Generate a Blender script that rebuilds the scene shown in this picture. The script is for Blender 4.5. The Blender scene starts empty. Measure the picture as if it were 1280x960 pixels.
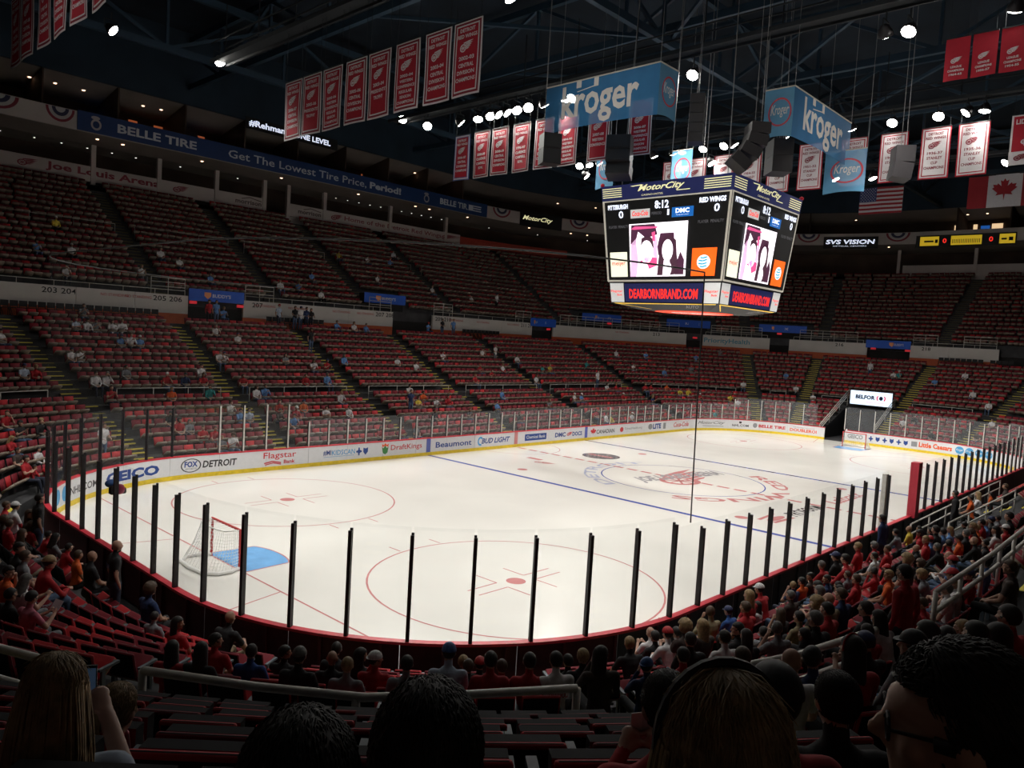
import bpy, bmesh, math, random
import numpy as np
from mathutils import Matrix, Vector
PI = math.pi
random.seed(7)
SC = bpy.context.scene
COL = SC.collection

# ------------------------------------------------------------------ camera, world, exposure
def make_camera():
    yaw, pit, roll = math.radians(43.09431), math.radians(-3.56197), math.radians(3.36279)
    f = Vector((math.cos(pit)*math.cos(yaw), math.cos(pit)*math.sin(yaw), math.sin(pit)))
    r = Vector((math.sin(yaw), -math.cos(yaw), 0)); u = r.cross(f)
    c, s = math.cos(roll), math.sin(roll)
    r2, u2 = c*r + s*u, -s*r + c*u
    m = Matrix((( r2.x, u2.x, -f.x, -38.363), (r2.y, u2.y, -f.y, -22.271), (r2.z, u2.z, -f.z, 7.540), (0, 0, 0, 1)))
    cd = bpy.data.cameras.new('camera'); cd.sensor_width = 36; cd.lens = 958.343*36/1280
    cd.clip_start = .05; cd.clip_end = 400
    o = bpy.data.objects.new('camera', cd); o.matrix_world = m; COL.objects.link(o); SC.camera = o
make_camera()
W = bpy.data.worlds.new('arena_dark'); SC.world = W; W.use_nodes = True
W.node_tree.nodes['Background'].inputs[0].default_value = (.25, .4, .7, 1)
W.node_tree.nodes['Background'].inputs[1].default_value = 0.002
SC.view_settings.view_transform = 'Standard'; SC.view_settings.look = 'None'
SC.view_settings.exposure = 0.0; SC.view_settings.gamma = 1.0
LAMP_POWER = 4800.0
SPILL = .13                 # share of wide stray light around each beam        # watts of each arena lamp, aimed at the ice
try:
    SC.cycles.max_bounces = 6; SC.cycles.diffuse_bounces = 3; SC.cycles.glossy_bounces = 3
    SC.cycles.transparent_max_bounces = 16; SC.cycles.transmission_bounces = 4
    SC.cycles.sample_clamp_indirect = 4.0; SC.cycles.use_denoising = True
except Exception: pass

# ------------------------------------------------------------------ materials
MATS = {}
def mat(name, col, rough=.6, emit=0, metal=0, alpha=1, vary=.12, scale=6.0, spec=.4, ecol=None, bump=0):
    if name in MATS: return MATS[name]
    m = bpy.data.materials.new(name); m.use_nodes = True
    nt = m.node_tree; b = nt.nodes['Principled BSDF']
    b.inputs['Roughness'].default_value = rough; b.inputs['Metallic'].default_value = metal
    b.inputs['Specular IOR Level'].default_value = spec
    b.inputs['Alpha'].default_value = alpha
    tc = nt.nodes.new('ShaderNodeTexCoord'); no = nt.nodes.new('ShaderNodeTexNoise')
    no.inputs['Scale'].default_value = scale; no.inputs['Detail'].default_value = 2
    rp = nt.nodes.new('ShaderNodeValToRGB')
    lo = [max(0, c*(1-vary)) for c in col]; hi = [min(1, c*(1+vary)) for c in col]
    rp.color_ramp.elements[0].position = .3; rp.color_ramp.elements[1].position = .7
    rp.color_ramp.elements[0].color = (*lo, 1); rp.color_ramp.elements[1].color = (*hi, 1)
    nt.links.new(tc.outputs['Object'], no.inputs['Vector']); nt.links.new(no.outputs['Fac'], rp.inputs['Fac'])
    nt.links.new(rp.outputs['Color'], b.inputs['Base Color'])
    if bump:
        bp = nt.nodes.new('ShaderNodeBump'); bp.inputs['Strength'].default_value = bump
        nt.links.new(no.outputs['Fac'], bp.inputs['Height']); nt.links.new(bp.outputs['Normal'], b.inputs['Normal'])
    if emit:
        b.inputs['Emission Color'].default_value = (*(ecol or col), 1); b.inputs['Emission Strength'].default_value = emit
    m.diffuse_color = (*col, 1); MATS[name] = m
    return m
def clear_mat(name, tint, fac, rough=.02):
    """clear sheet: mostly see-through with a little surface reflection"""
    m = bpy.data.materials.new(name); m.use_nodes = True; nt = m.node_tree
    nt.nodes.clear(); out = nt.nodes.new('ShaderNodeOutputMaterial')
    tr = nt.nodes.new('ShaderNodeBsdfTransparent'); tr.inputs[0].default_value = (*tint, 1)
    gl = nt.nodes.new('ShaderNodeBsdfGlossy'); gl.inputs['Roughness'].default_value = rough
    df = nt.nodes.new('ShaderNodeBsdfDiffuse'); df.inputs[0].default_value = (.75, .8, .85, 1)
    no = nt.nodes.new('ShaderNodeTexNoise'); no.inputs['Scale'].default_value = 3
    mp = nt.nodes.new('ShaderNodeMapRange'); mp.inputs['To Min'].default_value = fac*.7; mp.inputs['To Max'].default_value = fac*1.3
    nt.links.new(no.outputs['Fac'], mp.inputs['Value'])
    mx0 = nt.nodes.new('ShaderNodeMixShader'); nt.links.new(mp.outputs['Result'], mx0.inputs[0])
    nt.links.new(tr.outputs[0], mx0.inputs[1]); nt.links.new(df.outputs[0], mx0.inputs[2])
    lw = nt.nodes.new('ShaderNodeLayerWeight'); lw.inputs['Blend'].default_value = .3
    pw = nt.nodes.new('ShaderNodeMath'); pw.operation = 'POWER'; pw.inputs[1].default_value = 4
    nt.links.new(lw.outputs['Facing'], pw.inputs[0])
    fr = nt.nodes.new('ShaderNodeMapRange'); fr.inputs['To Min'].default_value = .015; fr.inputs['To Max'].default_value = .22
    nt.links.new(pw.outputs[0], fr.inputs['Value'])
    mx = nt.nodes.new('ShaderNodeMixShader'); nt.links.new(fr.outputs[0], mx.inputs[0])
    nt.links.new(mx0.outputs[0], mx.inputs[1]); nt.links.new(gl.outputs[0], mx.inputs[2])
    nt.links.new(mx.outputs[0], out.inputs[0]); MATS[name] = m
    return m
def sheer_mat(name, col, see):
    """thin printed mesh cloth: cloth with a share of holes"""
    m = mat(name, col, .8, vary=.08, scale=1.2)
    m.node_tree.nodes['Principled BSDF'].inputs['Alpha'].default_value = 1-see
    return m

ICE = mat('ice', (.80, .785, .745), .16, vary=.035, scale=.35, spec=.45)
def icemark(n, c): return mat('ice_'+n, c, .18, vary=.1, scale=2, spec=.45)
M_icered = icemark('red', (.60, .25, .25)); M_iceblue = icemark('blue', (.10, .13, .42)); M_crease = icemark('crease', (.20, .45, .80))
M_icedark = icemark('dark', (.16, .15, .16)); M_icepale = icemark('pale', (.50, .53, .68)); M_icegrey = icemark('grey', (.40, .39, .41))
M_boardw = mat('board_white', (.70, .71, .74), .35, vary=.03); M_kick = mat('kick_yellow', (.75, .55, .03), .4)
M_cap = mat('cap_red', (.55, .03, .05), .4); M_boardback = mat('board_back', (.075, .008, .010), .6)
M_boardgrey = mat('board_back_grey', (.05, .055, .06), .6)
M_alu = mat('post_alu', (.62, .60, .56), .4, metal=.0); M_dark = mat('post_dark', (.010, .008, .010), .5)
M_glass = clear_mat('rink_glass', (.985, .99, .99), .010); M_glassend = clear_mat('rink_glass_hazy', (.97, .975, .98), .045)  # far panes mix in more of the pale haze
M_conc = mat('concrete', (.04, .04, .043), .85, vary=.25, scale=1.5, bump=.1); M_step = mat('aisle_step', (.03, .03, .033), .85, vary=.2, scale=2)
M_nose = mat('nosing_yellow', (.58, .48, .06), .6); M_wall = mat('wall_white', (.50, .48, .45), .6, vary=.05, scale=.8)
M_wallred = mat('wall_red', (.30, .035, .02), .6); M_orange = mat('kerb_orange', (.42, .08, .02), .6)
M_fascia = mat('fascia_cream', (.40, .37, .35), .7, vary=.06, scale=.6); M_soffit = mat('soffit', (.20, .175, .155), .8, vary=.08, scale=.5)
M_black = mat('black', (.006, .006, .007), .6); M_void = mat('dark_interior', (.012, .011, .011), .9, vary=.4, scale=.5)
M_roof = mat('roof_deck', (.011, .020, .032), .9, vary=.3, scale=.3); M_steel = mat('roof_steel', (.020, .046, .075), .6, vary=.15, scale=.8)
M_cat = mat('catwalk_steel', (.012, .016, .02), .7); M_bluewall = mat('upper_blue_wall', (.011, .026, .045), .8, vary=.2, scale=.4)
M_rail = mat('rail_white', (.52, .50, .46), .35); M_cord = mat('cord', (.05, .05, .05), .6); M_cordpale = mat('cable_pale', (.22, .22, .22), .5)
M_sred = mat('seat_red', (.175, .008, .018), .75, vary=.2, scale=3); M_sbright = mat('seat_red_new', (.40, .012, .018), .7, vary=.15, scale=3)
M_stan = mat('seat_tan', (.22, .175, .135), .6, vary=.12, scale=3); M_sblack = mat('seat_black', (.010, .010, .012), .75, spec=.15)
M_sarm = mat('seat_arm', (.085, .105, .125), .5)
M_suite = mat('suite_wall', (.055, .035, .025), .8, vary=.3, scale=.4)
def glow(n, c, e): return mat('glow_'+n, c, .5, emit=e, vary=.02)
def paint(n, c, r=.55): return mat('paint_'+n, c, r, vary=.04)

# ------------------------------------------------------------------ mesh helpers
class MB:
    def __init__(s): s.v = []; s.f = []; s.m = []
    def add(s, vs, fs, mi=0):
        o = len(s.v); s.v += [tuple(p) for p in vs]; s.f += [tuple(i+o for i in f) for f in fs]; s.m += [mi]*len(fs)
        return s
    def box(s, c, d, mi=0, M=None):
        x, y, z = [k/2 for k in d]
        vs = [(-x,-y,-z),(x,-y,-z),(x,y,-z),(-x,y,-z),(-x,-y,z),(x,-y,z),(x,y,z),(-x,y,z)]
        vs = [Vector(v) for v in vs]
        if M is not None: vs = [M @ v for v in vs]
        vs = [v + Vector(c) for v in vs]
        return s.add(vs, [(0,3,2,1),(4,5,6,7),(0,1,5,4),(1,2,6,5),(2,3,7,6),(3,0,4,7)], mi)
    def bar(s, a, b, w, h=None, mi=0):
        """square bar between two points"""
        a, b = Vector(a), Vector(b); h = h or w
        d = (b-a); L = d.length
        if L < 1e-6: return s
        d.normalize(); up = Vector((0,0,1)) if abs(d.z) < .95 else Vector((1,0,0))
        x = d.cross(up).normalized()*(w/2); y = x.cross(d).normalized()*(h/2)
        vs = [a-x-y, a+x-y, a+x+y, a-x+y, b-x-y, b+x-y, b+x+y, b-x+y]
        return s.add(vs, [(0,3,2,1),(4,5,6,7),(0,1,5,4),(1,2,6,5),(2,3,7,6),(3,0,4,7)], mi)
    def tube(s, pts, r, n=8, mi=0, caps=True):
        pts = [Vector(p) for p in pts]; N = len(pts); rr = r if isinstance(r, (list, tuple)) else [r]*N
        rings = []; prev = None
        for i, p in enumerate(pts):
            d = (pts[min(i+1, N-1)] - pts[max(i-1, 0)])
            d = d.normalized() if d.length > 1e-9 else Vector((0,0,1))
            if prev is None:
                up = Vector((0,0,1)) if abs(d.z) < .9 else Vector((1,0,0)); x = d.cross(up).normalized()
            else:
                x = (prev - d*prev.dot(d)); x = x.normalized() if x.length > 1e-6 else d.orthogonal().normalized()
            prev = x; y = d.cross(x)
            rings.append([p + (x*math.cos(2*PI*k/n) + y*math.sin(2*PI*k/n))*rr[i] for k in range(n)])
        vs = [v for R in rings for v in R]; fs = []
        for i in range(N-1):
            for k in range(n):
                a, b = i*n+k, i*n+(k+1) % n; fs.append((a, b, b+n, a+n))
        if caps: fs.append(tuple(range(n-1, -1, -1))); fs.append(tuple((N-1)*n+k for k in range(n)))
        return s.add(vs, fs, mi)
    def lathe(s, prof, c=(0,0,0), n=16, mi=0, M=None):
        vs = []; fs = []
        for (r, z) in prof:
            for k in range(n):
                v = Vector((r*math.cos(2*PI*k/n), r*math.sin(2*PI*k/n), z)); v = M @ v if M is not None else v
                vs.append(v + Vector(c))
        for i in range(len(prof)-1):
            for k in range(n):
                a, b = i*n+k, i*n+(k+1) % n; fs.append((a, b, b+n, a+n))
        fs.append(tuple(range(n-1,-1,-1))); fs.append(tuple((len(prof)-1)*n+k for k in range(n)))
        return s.add(vs, fs, mi)
    def ball(s, c, r, nu=14, nv=9, mi=0):
        r = (r, r, r) if not isinstance(r, (list, tuple)) else r
        vs = [(c[0], c[1], c[2]-r[2])]; fs = []
        for j in range(1, nv):
            t = -PI/2 + PI*j/nv
            for k in range(nu):
                a = 2*PI*k/nu; vs.append((c[0]+r[0]*math.cos(t)*math.cos(a), c[1]+r[1]*math.cos(t)*math.sin(a), c[2]+r[2]*math.sin(t)))
        vs.append((c[0], c[1], c[2]+r[2])); top = len(vs)-1
        for k in range(nu): fs.append((0, 1+(k+1) % nu, 1+k)); fs.append((top, top-nu+k, top-nu+(k+1) % nu))
        for j in range(nv-2):
            for k in range(nu):
                a, b = 1+j*nu+k, 1+j*nu+(k+1) % nu; fs.append((a, b, b+nu, a+nu))
        return s.add(vs, fs, mi)
    def mesh(s, name, mats, smooth=False):
        me = bpy.data.meshes.new(name); me.from_pydata([tuple(v) for v in s.v], [], s.f)
        for m in (mats if isinstance(mats, (list, tuple)) else [mats]): me.materials.append(m)
        if len(me.materials) > 1: me.polygons.foreach_set('material_index', s.m)
        if smooth: me.polygons.foreach_set('use_smooth', [True]*len(me.polygons))
        me.update()
        return me
def tag(o, label=None, cat=None, group=None, kind=None):
    for k, v in (('label', label), ('category', cat), ('group', group), ('kind', kind)):
        if v: o[k] = v
    return o
def link(name, me, parent=None, inv=True):
    o = bpy.data.objects.new(name, me); COL.objects.link(o)
    if parent is not None:
        o.parent = parent
        if inv: o.matrix_parent_inverse = WORLD.get(parent.name, Matrix()).inverted()
    return o
WORLD = {}
def ob(name, mb, mats, parent=None, label=None, cat=None, group=None, kind=None, smooth=False):
    return tag(link(name, mb.mesh(name, mats, smooth), parent), label, cat, group, kind)
def thing(name, label, cat, loc=(0,0,0), rz=0, group=None, kind=None):
    o = bpy.data.objects.new(name, None); COL.objects.link(o); o.empty_display_size = .2
    M = Matrix.Translation(loc) @ Matrix.Rotation(rz, 4, 'Z'); o.matrix_world = M; WORLD[o.name] = M
    return tag(o, label, cat, group, kind)
def local(name, mb, mats, parent, label=None, smooth=False, kind=None):
    """child whose mesh is written in its parent's own frame"""
    me = mb.mesh(name, mats, smooth) if isinstance(mb, MB) else mb
    o = bpy.data.objects.new(name, me); COL.objects.link(o); o.parent = parent
    return tag(o, label, kind=kind)

# ------------------------------------------------------------------ the rounded rink line
RX, RY, RR = 21.95, 4.42, 8.53
QA = RR*PI/2
B = [0, 2*RX, 2*RX+QA, 2*RX+QA+2*RY, 2*RX+2*QA+2*RY, 4*RX+2*QA+2*RY, 4*RX+3*QA+2*RY, 4*RX+3*QA+4*RY, 4*RX+4*QA+4*RY]
S_ALL = B[8]
def pn(s):
    """reference point on the board line, outward normal, tangent turning factor (0 straight, 1 corner)"""
    s %= S_ALL
    if s < B[1]: return (s-RX, RY, 0, 1, 0)
    if s < B[2]: a = (s-B[1])/RR; return (RX, RY, math.sin(a), math.cos(a), 1)
    if s < B[3]: return (RX, RY-(s-B[2]), 1, 0, 0)
    if s < B[4]: a = (s-B[3])/RR; return (RX, -RY, math.cos(a), -math.sin(a), 1)
    if s < B[5]: return (RX-(s-B[4]), -RY, 0, -1, 0)
    if s < B[6]: a = (s-B[5])/RR; return (-RX, -RY, -math.sin(a), -math.cos(a), 1)
    if s < B[7]: return (-RX, -RY+(s-B[6]), -1, 0, 0)
    a = (s-B[7])/RR; return (-RX, RY, -math.cos(a), math.sin(a), 1)
def pos(s, d, z=0):
    x, y, nx, ny, c = pn(s); return Vector((x+nx*(RR+d), y+ny*(RR+d), z))
def face_in(s):
    """z-rotation that turns local +Y toward the ice"""
    x, y, nx, ny, c = pn(s); return math.atan2(-ny, -nx) - PI/2
def s_samples(s0, s1, step=.9):
    pts = {round(s0, 5), round(s1, 5)}
    for k in range(-1, 3):
        for b in B[:-1]:
            v = b + k*S_ALL
            if s0 < v < s1: pts.add(round(v, 5))
        for (a, b) in ((B[1], B[2]), (B[3], B[4]), (B[5], B[6]), (B[7], B[8])):
            n = max(2, int(round(QA/step)))
            for i in range(1, n):
                v = a + (b-a)*i/n + k*S_ALL
                if s0 < v < s1: pts.add(round(v, 5))
    return sorted(pts)
def sweep(mb, prof, s0, s1, mi=0, step=.9, closed=True, caps=True, mis=None):
    """carry a (d, z) outline along the rink line"""
    S = s_samples(s0, s1, step); n = len(prof); vs = []; fs = []; o = len(mb.v)
    for s in S:
        for (d, z) in prof: vs.append(pos(s, d, z))
    m = []
    for i in range(len(S)-1):
        for k in range(n if closed else n-1):
            a, b = i*n+k, i*n+(k+1) % n; fs.append((a, a+n, b+n, b)); m.append(mis[k] if mis else mi)
    if caps and closed:
        fs.append(tuple(range(n))); fs.append(tuple((len(S)-1)*n+k for k in range(n-1, -1, -1))); m += [mi, mi]
    mb.v += [tuple(v) for v in vs]; mb.f += [tuple(i+o for i in f) for f in fs]; mb.m += m
    return mb

# ------------------------------------------------------------------ lettering
TXT = {}
def glyphs(t, bold=0.0, shear=0.0):
    k = (t, bold, shear)
    if k in TXT: return TXT[k]
    cu = bpy.data.curves.new('lettering', 'FONT'); cu.body = t; cu.resolution_u = 2; cu.fill_mode = 'FRONT'; cu.offset = bold; cu.shear = shear
    o = bpy.data.objects.new('lettering', cu); COL.objects.link(o)
    dg = bpy.context.evaluated_depsgraph_get(); me = bpy.data.meshes.new_from_object(o.evaluated_get(dg))
    vs = [(v.co.x, v.co.y) for v in me.vertices]; fs = [tuple(p.vertices) for p in me.polygons]
    bpy.data.objects.remove(o); bpy.data.curves.remove(cu); bpy.data.meshes.remove(me)
    xs = [v[0] for v in vs]; ys = [v[1] for v in vs]
    x0, x1, y0, y1 = min(xs), max(xs), min(ys), max(ys)
    vs = [((x-x0)/(x1-x0), (y-y0)/(y1-y0)) for x, y in vs]
    TXT[k] = (vs, fs, (x1-x0)/max(1e-6, y1-y0)); return TXT[k]
def put_text(mb, t, fmap, u0, u1, v0, v1, bold=.012, shear=0, mi=0, keep=False):
    vs, fs, asp = glyphs(t, min(bold, .010) if 'g' in t and t != 'kroger' else bold, shear)
    return mb.add([fmap(u0+(u1-u0)*x, v0+(v1-v0)*y) for x, y in vs], fs, mi)
def put_poly(mb, pts, fmap, mi=0):
    return mb.add([fmap(u, v) for u, v in pts], [tuple(range(len(pts)))], mi)
def put_rect(mb, u0, u1, v0, v1, fmap, mi=0, n=1):
    for i in range(n):
        a = u0+(u1-u0)*i/n; b = u0+(u1-u0)*(i+1)/n
        put_poly(mb, [(a,v0),(b,v0),(b,v1),(a,v1)], fmap, mi)
def put_ell(mb, cu, cv, ru, rv, fmap, mi=0, n=20):
    return put_poly(mb, [(cu+ru*math.cos(2*PI*k/n), cv+rv*math.sin(2*PI*k/n)) for k in range(n)], fmap, mi)
def put_ring(mb, cu, cv, ru, rv, t, fmap, mi=0, n=24, a0=0, a1=2*PI):
    """ring of thickness t (in the same units as ru)"""
    k = rv/ru; vs = []
    for i in range(n+1):
        a = a0+(a1-a0)*i/n
        vs += [fmap(cu+ru*math.cos(a), cv+rv*math.sin(a)), fmap(cu+(ru-t)*math.cos(a), cv+(rv-t*k)*math.sin(a))]
    return mb.add(vs, [(2*i, 2*i+2, 2*i+3, 2*i+1) for i in range(n)], mi)
def put_line(mb, pts, w, fmap, mi=0):
    for (a, b) in zip(pts[:-1], pts[1:]):
        dx, dy = b[0]-a[0], b[1]-a[1]; L = math.hypot(dx, dy) or 1; px, py = -dy/L*w/2, dx/L*w/2
        put_poly(mb, [(a[0]-px,a[1]-py),(b[0]-px,b[1]-py),(b[0]+px,b[1]+py),(a[0]+px,a[1]+py)], fmap, mi)
    return mb
def put_wing(mb, cu, cv, su, sv, fmap, mi=0):
    """spoked wheel with a feathered wing sweeping up to the right"""
    g = lambda x, y: (cu+su*x, cv+sv*y)
    put_ring(mb, cu-su*.35, cv-sv*.12, su*.42, sv*.42, su*.12, fmap, mi)
    for k in range(4):
        a = k*PI/4; put_line(mb, [g(-.35-.3*math.cos(a), -.12-.3*math.sin(a)), g(-.35+.3*math.cos(a), -.12+.3*math.sin(a))], su*.05, fmap, mi)
    for k, (x1, y1, x0, y0, w) in enumerate([(1.0,.55,-.3,.36,.13),(.93,.36,-.05,.22,.12),(.82,.18,.02,.06,.12),(.66,.0,.05,-.1,.11),(.48,-.18,.02,-.24,.1)]):
        put_poly(mb, [g(x0,y0-w/2), g(x0+(x1-x0)*.6,y0+(y1-y0)*.45-w/2), g(x1,y1), g(x0+(x1-x0)*.55,y0+(y1-y0)*.6+w/2), g(x0,y0+w/2)], fmap, mi)
    return mb
def along(d):            # lettering that follows the rink line: u is s, v is z
    return lambda u, v: pos(u, d, v)
def flat(o, U, V):       # lettering on a flat sign
    o, U, V = Vector(o), Vector(U), Vector(V)
    return lambda u, v: o + U*u + V*v

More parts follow.
